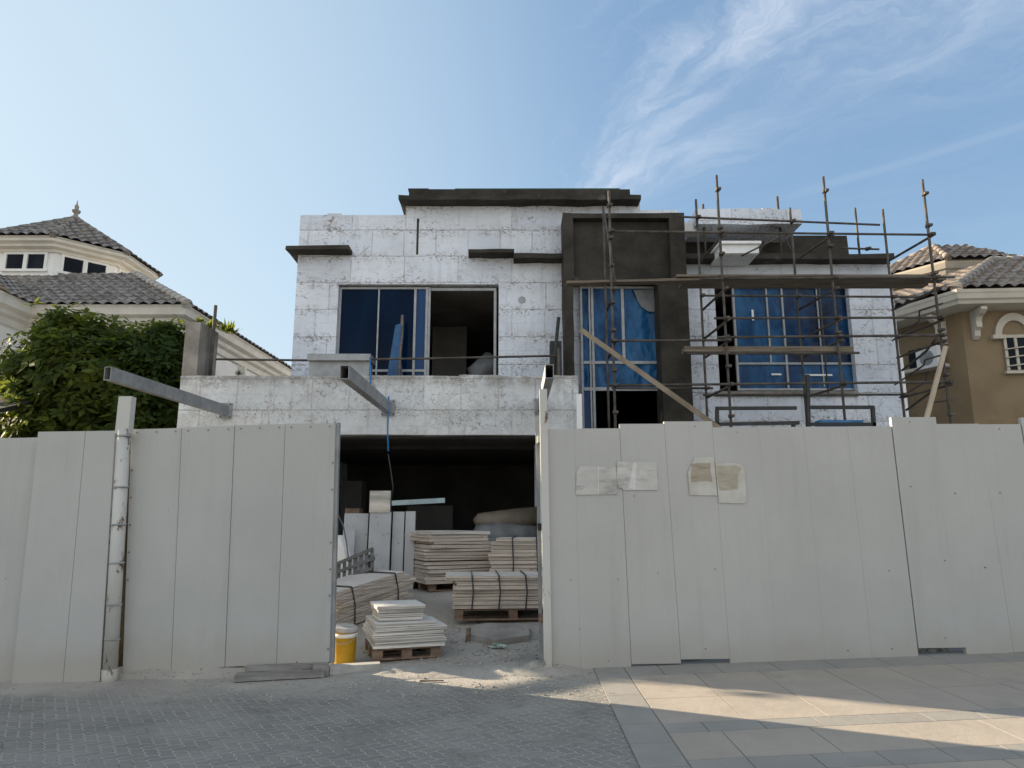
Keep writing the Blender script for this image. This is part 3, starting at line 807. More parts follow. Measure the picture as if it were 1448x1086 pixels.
bw = thing('added_shade_wall', (-4.95, 11.7, 0.1), "added unseen wall behind the gate leaf, put there to shade the yard", 'wall')  # unseen wall added to keep the low sun off the board pile
mb = MB(); mb.box(-5.05, -4.85, 10.98, GY - 0.003, 0.0, 2.45).rough(0.008, 0.4); mb.build('wall', M_CONCL, bw)
mb = MB(); mb.box(-5.05, -4.85, 10.3, 10.978, 0.0, 1.66).rough(0.008, 0.4); mb.build('low_end', M_CONCL, bw)  # kept low so sun for the pavement wedge passes over it
mb = MB(); mb.box(-5.09, -4.81, 10.94, GY - 0.003, 2.452, 2.52).rough(0.006, 0.4); mb.build('coping', M_CONCL, bw)
# garage block: front wall with opening, parapet on top
gx0, gx1 = P(256, 532, GY).x, P(818, 560, GY).x
ox0, ox1 = P(440, 700, GY).x, P(760, 700, GY).x
gz1 = P(530, 531.5, GY).z; oz1 = P(600, 614.5, GY).z
gar = MB()
gar.wall(gx0, gx1, 0.1, gz1, GY, GY + 0.22, holes=[(ox0, ox1, 0.0, oz1)])
gar.rough(0.014, 0.3)
gar.build('garage_wall', M_PARAPET, house)
mb = MB(); mb.box(gx0, gx0 + 0.2, GY + 0.222, 19, 0.1, gz1 - 0.003); mb.build('garage_wall', M_PARAPET, house)
mb = MB(); mb.box(gx1 - 0.2, gx1, GY + 0.222, MY - 0.003, 0.1, gz1 - 0.003); mb.build('garage_wall', M_PARAPET, house)
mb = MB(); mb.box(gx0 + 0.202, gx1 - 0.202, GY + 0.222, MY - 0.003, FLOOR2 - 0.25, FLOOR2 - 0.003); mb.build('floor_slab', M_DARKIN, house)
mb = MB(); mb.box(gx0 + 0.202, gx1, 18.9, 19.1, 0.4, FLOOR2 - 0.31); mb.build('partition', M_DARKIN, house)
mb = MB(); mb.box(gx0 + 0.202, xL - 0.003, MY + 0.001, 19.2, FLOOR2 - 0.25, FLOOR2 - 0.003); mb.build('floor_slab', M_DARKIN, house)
# hole in the main wall behind the garage is its back room: open passage
# portal
PY = 13.9
ro = R(798, 301, 814, 575, PY); rr = R(958, 301, 974, 593, PY)
px0, px1 = ro[0], rr[1]
pz1 = P(880, 301, PY).z
li = R(811, 308, 948, 398, PY)
lx, rx = R(811, 308, 826, 575, PY)[0], R(935, 405, 943, 600, PY)[0]
zt = P(880, 402, MY - 0.2).z
mb = MB()
mb.wall(px0, px1, 0.3, pz1, PY, MY - 0.002, holes=[(li[0], li[1], zt, li[3]), (lx, rx, 0.2, zt)])
mb.rough(0.012, 0.3); mb.build('entrance_portal', M_CONC, house)
mb = MB(); mb.box(li[0] + 0.002, li[1] - 0.002, PY + 0.16, MY - 0.002, zt, li[3] - 0.02).rough(0.014, 0.3); mb.build('portal_panel', M_CONC, house)
mb = MB(); mb.box(px1 + 0.002, px1 + 0.35, PY + 0.35, MY - 0.002, P(960, 320, PY).z, P(960, 303, PY).z); mb.build('parapet_block', M_FOAM, house)

def ledge(px0, px1, py0, py1, Yf=14.15, ret=0.0, name='cornice', zadd=0.0):
    """thin concrete ledge: py0 top of its fascia, py1 foot of its soffit at the wall"""
    m = (px0 + px1) / 2
    z1 = P(m, py0, Yf).z; z0 = max(P(m, py1, MY).z, z1 - 0.2)
    z0 = min(z0, z1 - 0.07)
    x0, x1 = P(px0, py0, Yf).x, P(px1, py0, Yf).x
    mb = MB(); mb.box(x0, x1, Yf, MY - 0.002, z0, z1); mb.rough(0.02)
    mb.build(name, M_CONC, house)
    return x0, x1, z0, z1
x0, x1, z0, z1 = ledge(404, 493, 347, 361)
mb = MB(); mb.box(x0, xL - 0.002, MY, 22, z0, z1).rough(0.015, 0.5); mb.build('cornice', M_CONC, house)
ledge(662, 728, 352, 364.5)
ledge(727, 799, 357.5, 373)
x0, x1, z0, z1 = ledge(563, 906, 276, 292)
mb = MB(); mb.box(x0, X575 - 0.002, MY, 19, z0, z1).rough(0.015, 0.5); mb.build('cornice', M_CONC, house)
mb = MB(); mb.box(x0 + 0.21, x1 - 0.2, 14.3, 19, z1 + 0.001, P(700, 267.5, 14.3).z).rough(0.012, 0.4); mb.build('roof_slab', M_CONC, house)
zt3 = P(700, 267.5, 14.3).z
mb = MB(); mb.box(P(577, 266, 14.35).x, P(606, 266, 14.35).x, 14.36, 15.2, zt3 + 0.012, zt3 + 0.05).bevel(0.006); mb.build('roof_board', M_BLACK, house)
mb = MB(); mb.bar((x0 + 1.2, 14.4, zt3 + 0.03), (x1 - 0.4, 14.45, zt3 + 0.06), 0.05, 0.05); mb.build('roof_pipe', simple("green_pipe", (0.02, 0.07, 0.05), (0.04, 0.1, 0.07)), house)
x0, x1, z0, z1 = ledge(957, 1264, 358.5, 374)
mb = MB(); mb.box(xR + 0.002, x1, MY, 20, z0, z1).rough(0.015, 0.5); mb.build('cornice', M_CONC, house)
# dark attic wall and white projecting parapet
r = R(960, 333, 1199, 362, 15.0); mb = MB(); mb.box(X958 - 0.6, r[1], 15.0, 19, zD - 0.1, r[3]).rough(0.02, 0.4); mb.build('attic_wall', M_CONC, house)
r = R(984, 296, 1133, 318, 14.0)
mb = MB(); mb.box(r[0], r[1], 14.0, 17.5, r[2] + 0.02, r[3]).rough(0.025, 0.3)
mb.build('projecting_parapet', M_WALL, house)
# polystyrene box hung on the cornice
fb0, fb1, fz0, fz1 = R(1021, 342, 1073, 358, 13.72)
mb = MB()
xa, xb = fb0 - 0.02, fb1
mb.hexa([Vector(v) for v in ((xa, 13.72, fz0), (xb, 13.72, fz0), (xb, 14.45, fz0), (xa - 0.02, 14.45, fz0), (xa, 13.72, fz1 - 0.06), (xb, 13.72, fz1 - 0.06), (xb, 14.45, fz1 - 0.06), (xa - 0.02, 14.45, fz1 - 0.06))])
mb.box(xa - 0.05, xb + 0.04, 13.66, 14.45, fz1 - 0.058, fz1).bevel(0.006)
for k in range(10):
    x = xa + (xb - xa) * (k + 0.5) / 10
    mb.box(x - 0.018, x + 0.018, 13.76, 14.4, fz0 - 0.012, fz0 - 0.001)
mb.build('foam_moulding', M_FOAM, label="white foam cornice moulding box mounted over the dark cornice behind the scaffold", cat='moulding')

def ragged(x0, x1, y0, y1, z, mat, n, hmax, name):
    x = x0
    while x < x1 - 0.05:
        L = min(random.uniform(0.15, 0.9), x1 - x); h = random.uniform(0.2, 1) ** 2 * hmax
        if random.random() < 0.6:
            mb = MB(); mb.box(x, x + L * 0.98, y0 + random.uniform(0.0, .02), y1 - .01, z + 0.001, z + h); mb.rough(0.014, 0.1, 6)
            mb.build(name, mat, house)
        x += L
ragged(xL, X575 - 0.1, MY + 0.003, MY + 0.24, zA, M_WALL, 20, 0.05, 'broken_edge')
ragged(r[0] + 0.03, r[1] - 0.1, 14.03, 14.3, r[3] + 0.012, M_WALL, 10, 0.05, 'broken_edge')
ragged(gx0 + 0.05, gx1, GY + 0.01, GY + 0.2, gz1 - 0.008, M_PARAPET, 10, 0.03, 'broken_edge')
# windows --------------------------------------------------------------
def rectbar(mb, x0, x1, z0, z1, y, d=0.05):
    mb.box(x0, x1, y, y + d, z0, z1)
def px_window(parent, label, Y, outer, vbars, hbars, panes, fmat=M_ALU, fw=0.045, film_amp=None):
    """outer photo rect; bars as photo coords; panes (rect, mat)"""
    w = MB()
    x0, x1, z0, z1 = outer
    w.wall(x0, x1, z0, z1, Y, Y + 0.07, holes=[(x0 + fw, x1 - fw, z0 + fw, z1 - fw)])
    for (x, za, zb, wd) in vbars:
        w.box(x - wd / 2, x + wd / 2, Y - 0.006, Y + 0.06, za, zb)
    for (z, xa, xb, wd) in hbars:
        w.box(xa, xb, Y - 0.003, Y + 0.064, z - wd / 2, z + wd / 2)
    fr_ = w.build('window', fmat, parent)
    if label: fr_['label'] = label
    for (a, b, c, d, m) in panes:
        p = MB()
        if m in (M_FILM, M_FILMD):
            nx, nz = max(8, int((b - a) / 0.03)), max(12, int((d - c) / 0.045))
            am = 0.03 if film_amp is None else film_amp
            sd_ = random.uniform(0, 50)
            V = []
            for i in range(nx + 1):
                col_ = []
                for k in range(nz + 1):
                    x, z = a + (b - a) * i / nx, c + (d - c) * k / nz
                    e = min(1.0, 6 * min(i / nx, 1 - i / nx, k / nz, 1 - k / nz))
                    f = mnoise.noise(Vector((x * 5 + z * 0.9, z * 1.1, sd_))) + 0.55 * abs(mnoise.noise(Vector((x * 9 - z * 2.2, z * 3.1, sd_ + 4)))) + 0.3 * mnoise.noise(Vector((x * 16, z * 9, sd_)))
                    col_.append(p.bm.verts.new((x, Y + 0.035 + am * f * e, z)))
                V.append(col_)
            for i in range(nx):
                for k in range(nz):
                    p.bm.faces.new((V[i][k], V[i + 1][k], V[i + 1][k + 1], V[i][k + 1])).smooth = True
        else:
            p.box(a, b, Y + 0.03, Y + 0.036, c, d)
        p.build('pane', m, fr_)
    return fr_
WY = MY + 0.1
# left window: glazed left part
o = R(476, 406, 607, 600, WY); o = (o[0], o[1], FLOOR2 + 0.06, o[3])
mx = [R(p, 410, p, 530, WY)[0] for p in (534, 586, 604)]
zz = P(530, 524, WY).z
px_window(house, "aluminium window with dark navy panes beside an open void", WY, o, [(mx[0], o[2], o[3], 0.03), (mx[1], o[2], o[3], 0.05), (mx[2] - 0.02, o[2], o[3], 0.05)],
          [(zz, o[0] + 0.05, o[1] - 0.05, 0.05)],
          [(o[0] + 0.04, mx[0] - 0.0175, o[2] + .04, o[3] - .04, M_GNAVY), (mx[0] + 0.0175, mx[1] - 0.03, o[2] + .04, o[3] - .04, M_GNAVY), (mx[1] + 0.03, mx[2] - 0.045, o[2] + .04, o[3] - .04, M_GBLUE)])
# void frame
v = R(607, 407, 704, 600, WY)
mb = MB(); mb.box(v[0] + 0.01, v[1] - 0.04, WY + 0.005, WY + 0.07, v[3] - 0.06, v[3]); mb.box(v[1] - 0.09, v[1] - 0.035, WY, WY + 0.08, FLOOR2 + 0.06, v[3] - 0.061); mb.build('window_track', M_ALU, house)
# blue film piece and stick behind/before the glass
mb = MB(); pts = [P(*p, MY - 0.25) for p in ((547, 534), (551, 508), (559, 460), (567, 457), (566, 500), (570, 534))]
mb.prism(pts, (0, 0.012, 0)); mb.build('film_scrap', simple('dull_blue_film', (0.006, 0.05, 0.14), (0.015, 0.1, 0.22), 4, .35), label="crumpled blue film scrap hanging before the dark left window", cat='plastic film')
mb = MB(); mb.path([P(563.5, 560, MY - 0.3), P(566, 500, MY - 0.25), P(568, 475, MY - 0.2), P(569, 446, MY - 0.15)], [0.03, 0.028, 0.035, 0.03], 8)
mb.build('timber_stick', M_PLANK, label="rough brown stick leaning against the dark window on the terrace", cat='stick')
mb = MB(); mb.path([P(680, 545, 15.6), P(678, 528, 15.6), P(690, 519, 15.7), P(702, 527, 15.8), P(703, 545, 15.8)], [0.2, 0.3, 0.35, 0.3, 0.2], 10)
mb.build('filled_sack', M_TARP, label="grey sack lying inside the open half of the left window", cat='sack')

# portal window and door
WP = MY - 0.12
o = R(822, 405, 937, 640, WP)
vb = [R(837, 410, 839, 600, WP)[0], R(881, 410, 886, 505, WP)[0]]
zt1, zt2 = P(880, 512.5, WP).z, P(880, 550, WP).z
zb = 0.5
px_window(house, "tall portal window in blue film with white mullions above an open doorway", WP, (o[0], o[1], zb, o[3]),
          [(vb[0] - 0.03, zb, o[3], 0.035), (vb[0] + 0.03, zb, o[3], 0.05), (vb[1], zt1, o[3], 0.06)],
          [(zt1, o[0] + 0.05, o[1] - 0.05, 0.06), (zt2, o[0] + 0.05, o[1] - 0.05, 0.07)],
          [(o[0] + .04, vb[0] - .048, zt1 + .03, o[3] - .04, M_FILM), (o[0] + .04, vb[0] - .048, zt2 + .036, zt1 - .03, M_FILM), (o[0] + .04, vb[0] - .048, zb + .05, zt2 - .036, M_GBLUE),
           (vb[0] + .056, vb[1] - .031, zt1 + .03, o[3] - .04, M_FILM), (vb[1] + .031, o[1] - .04, zt1 + .03, o[3] - .04, M_FILM),
           (vb[0] + .056, o[1] - .04, zt2 + .036, zt1 - .03, M_FILM)], film_amp=0.055)
mb = MB(); pts = [P(*p, WP - 0.01) for p in ((896, 410), (929, 409), (931, 428), (925, 441), (916, 440), (907, 434), (901, 424))]
mb.prism(pts, (0, 0.006, 0)); mb.build('torn_patch', M_TARP, house, label="grey torn patch where the blue film has peeled off")
mb = MB()
mb.box(px0 + 0.3, px1, MY + 0.3, 27.8, 0.3, 0.44); mb.build('floor_slab', M_DARKIN, house)

# right window
WR = MY + 0.12
o = R(1039, 404, 1206, 552, WR)
fx = [R(a, 410, b, 550, WR)[0] for a, b in ((1088, 1096), (1110, 1121), (1160, 1169))]
zs = P(1120, 514, WR).z
px_window(house, "wide window in deep blue film behind the scaffold, split by white mullions", WR, o,
          [(fx[0], zs, o[3], 0.035), (fx[1], o[2], o[3], 0.04), (fx[2], zs - .5, o[3], 0.022)],
          [(zs, o[0] + .05, o[1] - .05, 0.045)],
          [(o[0] + .04, fx[0] - .026, zs + .03, o[3] - .04, M_FILM), (fx[0] + .026, fx[1] - .026, zs + .03, o[3] - .04, M_FILM), (fx[1] + .026, o[1] - .04, zs + .03, o[3] - .04, M_FILMD),
           (o[0] + .04, fx[1] - .026, o[2] + .04, zs - .03, M_FILM), (fx[1] + .026, o[1] - .04, o[2] + .04, zs - .03, M_FILM)], film_amp=0.02)
mb = MB(); r = R(1012, 553, 1214, 560, MY - 0.06); mb.box(r[0], r[1], MY - 0.06, MY - 0.003, r[2], r[3]).bevel(0.01).jitter(0.004); mb.build('window_sill', M_CONCL, house)
for (a, b, c, d) in ((1063, 438, 1066, 453), (1091, 528, 1105, 530.5), (1139, 529, 1177, 531.5), (1208 - 240, 0, 0, 0)):
    if c == 0: continue
    mb = MB(); r = R(a, b, c, d, WR - 0.012); mb.box(r[0], r[1], WR - 0.012, WR - 0.008, r[2], r[3]); mb.build('tape_strip', M_FOAM, house)
# small column left of portal: dark electrical box on the terrace and pipe
mb = MB(); r = R(778, 482, 803, 528, 13.6); mb.box(r[0], r[1] - 0.12, 13.6, 13.85, FLOOR2, r[3]).bevel(0.01)
mb.build('cable_drum_box', M_BLACK, label="black box standing on the terrace beside the dark portal", cat='box')
mb = MB(); mb.tube(P(781, 540, 13.3), P(790, 449, 13.6), 0.035, 8)
mb.build('steel_bar', M_BLACK, label="dark steel bar leaning above the black terrace box", cat='bar')

# terrace: concrete stub, rail, trough
cx0, cx1 = P(258, 460, GY).x, P(281, 460, GY).x
mb = MB(); r = R(258.5, 455, 280, 531, GY)
mb.box(r[0], r[1], GY + 0.03, GY + 0.85, gz1 + 0.001, r[3]).bevel(0.02).jitter(0.008)
mb.build('concrete_stub', M_CONCL, house)
mb = MB(); q = P(305, 432, 13.35); mb.tube((q.x, q.y, gz1 - 0.2), q, 0.035, 8); r2 = MB()
rail = thing('guard_rail', P(305, 531, 13.35), "thin dark pipe guard rail running above the garage parapet", 'railing')
mb.build('post', M_SCAF, rail)
mb = MB(); mb.path([P(305, 508, 13.34), P(430, 509.5, 13.3), P(600, 507, 13.3), P(792, 503, 13.3)], 0.022, 8); mb.build('rail', M_SCAF, rail)
mb = MB(); q = P(790, 503, 13.3); mb.tube((q.x, q.y, FLOOR2), q + Vector((0, 0, 0.15)), 0.03, 8); mb.build('post', M_SCAF, rail)
tr = thing('sheet_metal_trough', P(480, 531, 13.2), "grey folded sheet metal trough lying on the garage parapet below the left window", 'trough')
r = R(435, 500, 521, 531, 13.15)
mb = MB(); mb.box(r[0], r[1], 13.24, 13.55, gz1 + 0.002, r[3] - 0.13).bevel(0.006); mb.build('body', M_STEEL, tr)
mb = MB(); mb.box(r[0] - 0.02, r[1] + 0.03, 13.16, 13.62, r[3] - 0.128, r[3]).bevel(0.01); mb.build('flange', M_STEEL, tr)
mb = MB(); mb.path([P(523, 506, 13.12), P(524, 530, 12.97), P(523.5, 545, 12.96), P(525, 553, 12.96)], [0.014, 0.014, 0.02, 0.012], 6)
mb.build('blue_strap', M_BLUE, label="short blue strap hanging from the trough over the parapet", cat='strap')

# three canopy beams cantilevered out of the garage wall
def canopy(pa, pb, za, label, w=0.11, h=0.2):
    b = P(pb[0], pb[1], GY - 0.001)
    d = ray(*pa); t = (b.z - EYE.z) / d.z; a = EYE + d * t
    mb = MB()
    x = (b - a).normalized(); r = x.cross(Vector((0, 0, 1))).normalized(); u = Vector((0, 0, 1))
    o_, i_ = (w / 2, h / 2), (w / 2 - 0.008, h / 2 - 0.008)
    def ring(c, s): return [mb.bm.verts.new(c + r * (sx * s[0]) + u * (sz * s[1])) for sx, sz in ((-1, -1), (1, -1), (1, 1), (-1, 1))]
    A, B_, Ai, Bi = ring(a, o_), ring(b, o_), ring(a, i_), ring(a + x * 1.2, i_)
    for k in range(4):
        j = (k + 1) % 4
        mb.bm.faces.new((A[k], A[j], B_[j], B_[k])); mb.bm.faces.new((Ai[k], Bi[k], Bi[j], Ai[j])); mb.bm.faces.new((A[k], Ai[k], Ai[j], A[j]))
    mb.bm.faces.new(B_); mb.bm.faces.new(Bi)
    bo = mb.build('canopy_beam', M_STEEL, label=label, cat='beam', group='steel box beams sticking out of the garage wall')
    pm = MB(); pm.box(b.x - w / 2 - .06, b.x + w / 2 + .06, GY - 0.03, GY - 0.012, b.z - h / 2 - .05, b.z + h / 2 + .05).bevel(0.003)
    pl_ = pm.build('end_plate', M_STEEL, bo)
    for sx in (-1, 1):
        for sz in (-1, 1):
            pm = MB(); c_ = Vector((b.x + sx * (w / 2 + .035), GY - 0.03, b.z + sz * (h / 2 + .02))); pm.tube(c_, c_ + Vector((0, -.018, 0)), .014, 6); pm.build('bolt', M_SCAF, pl_)
    return bo, a, b
canopy((152, 528), (320, 581), 0, "grey hollow steel beam above the leaning post, passing before the tree", 0.1, 0.19)
_, ba, bb = canopy((487, 526), (549, 577), 0, "grey hollow steel beam jutting from the wall over the left side of the gate opening", 0.13, 0.2)
canopy((777, 525), (765, 575), 0, "grey hollow steel beam seen end-on above the square white gate post", 0.12, 0.2)
s0 = P(549, 580, 12.7)
mb = MB(); mb.path([s0 + Vector((0, 0, 0.25)), s0, P(548, 610, 12.7), P(549, 638, 12.7)], [0.018, 0.018, 0.016, 0.02], 6); mb.build('blue_strap', M_BLUE, label="long blue strap dangling from the beam into the dark garage opening", cat='strap')
mb = MB(); mb.path([P(549, 642, 12.75), P(553, 668, 12.75), P(556, 690, 12.75), P(554, 705, 12.75)], 0.012, 6); mb.build('cable', M_BLACK, label="thin black cable hanging in front of the dark garage interior", cat='cable')
mb = MB(); r = R(815.5, 557, 823, 600, 12.6); mb.box(r[0], r[1], 12.6, 12.64, 0.4, r[3]).bevel(0.004); mb.build('foam_sheet', M_FOAM, label="narrow white foam sheet standing at the right corner of the garage", cat='foam sheet')
# ================================================================== SCAFFOLD
OY, IY = 12.4, 13.6
scaf = thing('scaffold', (5.8, 13.0, 0.4), "rusty tube scaffold with uprights, ledgers and couplers standing before the right half of the house", 'scaffold')
def up(px, py, Y, top_only=None, r=0.0245):
    q = P(px, py, Y)
    z0 = hz(q.x, Y) if top_only is None else top_only
    mb = MB(); mb.tube((q.x, Y, z0), q, r, 8)
    mb.build('upright', M_SCAF, scaf)
    return q.x
couplers = []
def coup(x, y, z):
    couplers.append((x, y, z))
UO = [up(861, 270, OY), up(1013, 248, OY), up(1164, 250, OY), up(1304, 254, OY)]
UI = [up(853, 292, IY), up(984, 282, IY), up(1117, 294, IY), up(1248, 296, IY)]
up(994, 289, 14.2, zD, 0.026); up(1099, 278, 14.2, zD, 0.028); up(1209, 294, 14.4, zD, 0.024)
def zat(py, Y, px=1100): return P(px, py, Y).z
def ledger(px0, py0, px1, py1, Y, r=0.023, name='ledger'):
    a, b = P(px0, py0, Y), P(px1, py1, Y)
    mb = MB(); mb.tube(a, b, r, 8); mb.build(name, M_SCAF, scaf)
    ups = UO if abs(Y - OY) < 0.1 else UI
    for x in ups:
        if min(a.x, b.x) - 0.05 <= x <= max(a.x, b.x) + 0.05:
            t = (x - a.x) / (b.x - a.x) if b.x != a.x else 0
            coup(x, Y, a.z + (b.z - a.z) * t)
F = OY - 0.055
ledger(858, 327, 1318, 332, F)
ledger(960, 306.5, 1244, 318, IY - 0.055)
ledger(990, 418, 1300, 420, IY - 0.055)
ledger(1010, 450, 1335, 449, F)
ledger(862, 482, 1030, 481, F); ledger(1015, 477, 1338, 474, F)
ledger(862, 545, 1342, 540, F)
ledger(865, 549, 1008, 549, IY - 0.055); ledger(994, 558.5, 1278, 558, IY - 0.055)
ledger(990, 394, 1350, 392, F); ledger(985, 402, 1280, 404, IY - 0.055)
ledger(970, 500, 1215, 499, F + 0.12)
ledger(1190, 351, 1243, 352.5, 14.35)
for (px, t0, Y) in ((1157, 392, 13.9),):
    up(px, t0, Y, P(px, 556, Y).z, 0.017)
# transoms between the two rows and raking braces seen end on
lv = [zat(331, OY), zat(404, OY) - 0.02, zat(450, OY), zat(479, OY), zat(541, OY)]
for k, (xo, xi) in enumerate(zip(UO, UI)):
    for j, z in enumerate(lv):
        if k == 0 and j not in (1, 3): continue
        mb = MB(); mb.tube((xo + 0.045, OY - 0.12, z - 0.05), (xi + 0.045, IY + 0.12, z - 0.05), 0.024, 8)
        mb.build('transom', M_SCAF, scaf)
        coup(xo + 0.02, OY, z - 0.05)
for (z, dx) in ((zat(480, OY), 0.0), (zat(541, OY), 0.05)):
    mb = MB(); mb.path([(UI[3] + 0.1, IY + 0.1, z - 0.3), (UI[3] + 0.3, 13.2, z - 0.05), (UO[3] - 0.1, OY, z + 0.0)], 0.022, 8); mb.build('transom', M_SCAF, scaf)
for (py, dx, sag) in ((430, .1, .1), (500, .05, .16), (520, .12, .1), (565, .1, .05)):
    z = zat(py, OY)
    mb = MB(); mb.path([(UI[3] + 0.1 + dx, IY + 0.5, z - 0.25), (UI[3] + 0.25, 13.2, z - 0.2 + sag), (UO[3] - 0.15, OY + .3, z - sag * .3), (UO[3] + 0.08, OY - .05, z)], 0.017, 8); mb.build('transom', M_SCAF, scaf)
# braces
mb = MB(); mb.tube((UI[0], IY - 0.06, zat(300, IY)), (UI[0] + 0.02, OY, zat(400, OY)), 0.022, 8); mb.build('brace', M_SCAF, scaf)
for (a, b) in (((1100, 318, 14.2), (1072, 358, 13.8)), ((1103, 322, 14.2), (1120, 356, 13.8)), ((1098, 316, 14.2), (1075, 334, 13.9)), ((1048, 362, IY), (1113, 330, 13.2))):
    mb = MB(); mb.tube(P(*a), P(*b), 0.018, 8); mb.build('brace', M_SCAF, scaf)
# coupler clamps
seen = []
n = 0
for x, Y, py0, py1 in [(UO[1], OY, 248, 600), (UO[2], OY, 250, 600), (UO[3], OY, 254, 590), (UO[0], OY, 270, 600)]:
    zt_, zb_ = zat(py0, Y), zat(py1, Y)
    z = zt_ - 0.3
    while z > zb_:
        coup(x, Y, z); z -= random.uniform(0.5, 1.1)
for (x, Y, z) in couplers:
    if any(abs(x - a) < 0.08 and abs(Y - b) < 0.2 and abs(z - c) < 0.06 for a, b, c in seen): continue
    seen.append((x, Y, z))
    if n >= 90: break
    n += 1
    mb = MB(); mb.tube((x, Y, z - 0.03), (x, Y, z + 0.03), 0.042, 8)
    mb.box(x - 0.02 + random.uniform(-.02, .02), x + 0.05, Y - 0.085, Y - 0.03, z - 0.022, z + 0.022)
    mb.build('coupler', M_SCAF, scaf)

# boards on the scaffold
def plank(x0, x1, y, z, w=0.225, th=0.04, label=None, rz=0.0, dz=0.0, mat=M_PLANK):
    mb = MB()
    a, b = Vector((x0, y, z)), Vector((x1, y + rz, z + dz))
    mb.bar(a, b, w, th).bevel(0.004)
    mb.build('scaffold_plank', mat, label=label, cat='plank', group='planks laid on the scaffold')
zp = zat(391, OY) + 0.02
xa, xb = P(958, 391, OY).x, P(1352, 391, OY).x
plank(xa, xb - 0.35, OY + 0.16, zp + 0.02, label="front plank of the upper scaffold deck across the blue window top")
plank(xa - 0.25, xb, OY + 0.4, zp + 0.025, label="middle plank of the upper scaffold deck, running furthest right", dz=0.02)
plank(xa + 0.2, xb - 0.2, OY + 0.64, zp + 0.02, label="rear plank of the upper scaffold deck nearest the house wall")
xc = P(1128, 388, OY).x
plank(P(800, 400, OY + 0.3).x, P(1012, 397, OY + 0.3).x, OY + 0.2, zp - 0.09, w=0.2, th=0.045, label="weathered plank crossing the dark portal front, left of the upper deck", dz=0.07)
zq = zat(494, OY) - 0.0
xa, xb = P(969, 494, OY).x, P(1209, 494, OY).x
plank(xa, xb, OY + 0.17, zq + 0.02, w=0.24, th=0.1, label="thick timber plank of the lower scaffold deck across the blue window")
# leaning plank and pole
mb = MB(); a, b = P(821, 466, 12.25), P(998, 592, 11.6); d = (b - a); e = a + d * 1.75; mb.bar(a, e, 0.05, 0.085).bevel(0.006)
mb.build('leaning_plank', simple('sun_bleached_plank', (0.17, 0.135, 0.095), (0.28, 0.23, 0.17), 3, .85, .003), label="long weathered plank leaning diagonally across the entrance portal", cat='plank')
mb = MB(); a, b = P(1337, 490, 11.0), P(1310, 592, 11.0); e = b + (b - a) * ((b.z - 0.4) / (a.z - b.z)); mb.tube(e, a, 0.05, 8, 0.04)
mb.build('leaning_pole', M_POLEW, label="pale bare wooden pole leaning beside the far right scaffold upright", cat='pole')

# black tube frames behind the hoarding
def tubeframe(segs, label, Y=11.6):
    mb = MB()
    for (a, b) in segs:
        mb.bar(P(*a, Y), P(*b, Y), 0.055, 0.055)
    mb.bevel(0.004)
    mb.build('tube_frame', M_BLACK, label=label, cat='frame', group='black tube frames behind the hoarding')
tubeframe([((1012, 577.5), (1126, 577)), ((1014, 579), (1014, 640)), ((1010, 600), (1130, 598)), ((1122, 600), (1122, 640))], "black square tube frame behind the hoarding, left one with a short top bar")
tubeframe([((1140, 576), (1236, 576)), ((1142, 530), (1144, 640)), ((1140, 600), (1238, 600)), ((1234, 578), (1238, 640))], "black square tube frame behind the hoarding, right one near the wall corner", 11.65)
mb = MB(); a, b = P(1204, 600, 11.9), P(1215, 596, 11.9); r = R(1160, 594, 1222, 610, 11.9); mb.box(r[0], r[1], 11.9, 12.1, r[2], r[3]).bevel(0.01).jitter(0.01)
mb.build('wrapped_bundle', M_BLUE, label="blue wrapped bundle just showing over the hoarding below the window", cat='bundle')
mb = MB(); mb.box(xR + 0.004, xR + 0.07, 14.52, 14.56, 0.3, P(1264, 502, 14.52).z).bevel(0.004)
mb.build('foam_sheet', M_FOAM, label="white foam strip standing on edge at the right corner of the house", cat='foam sheet')

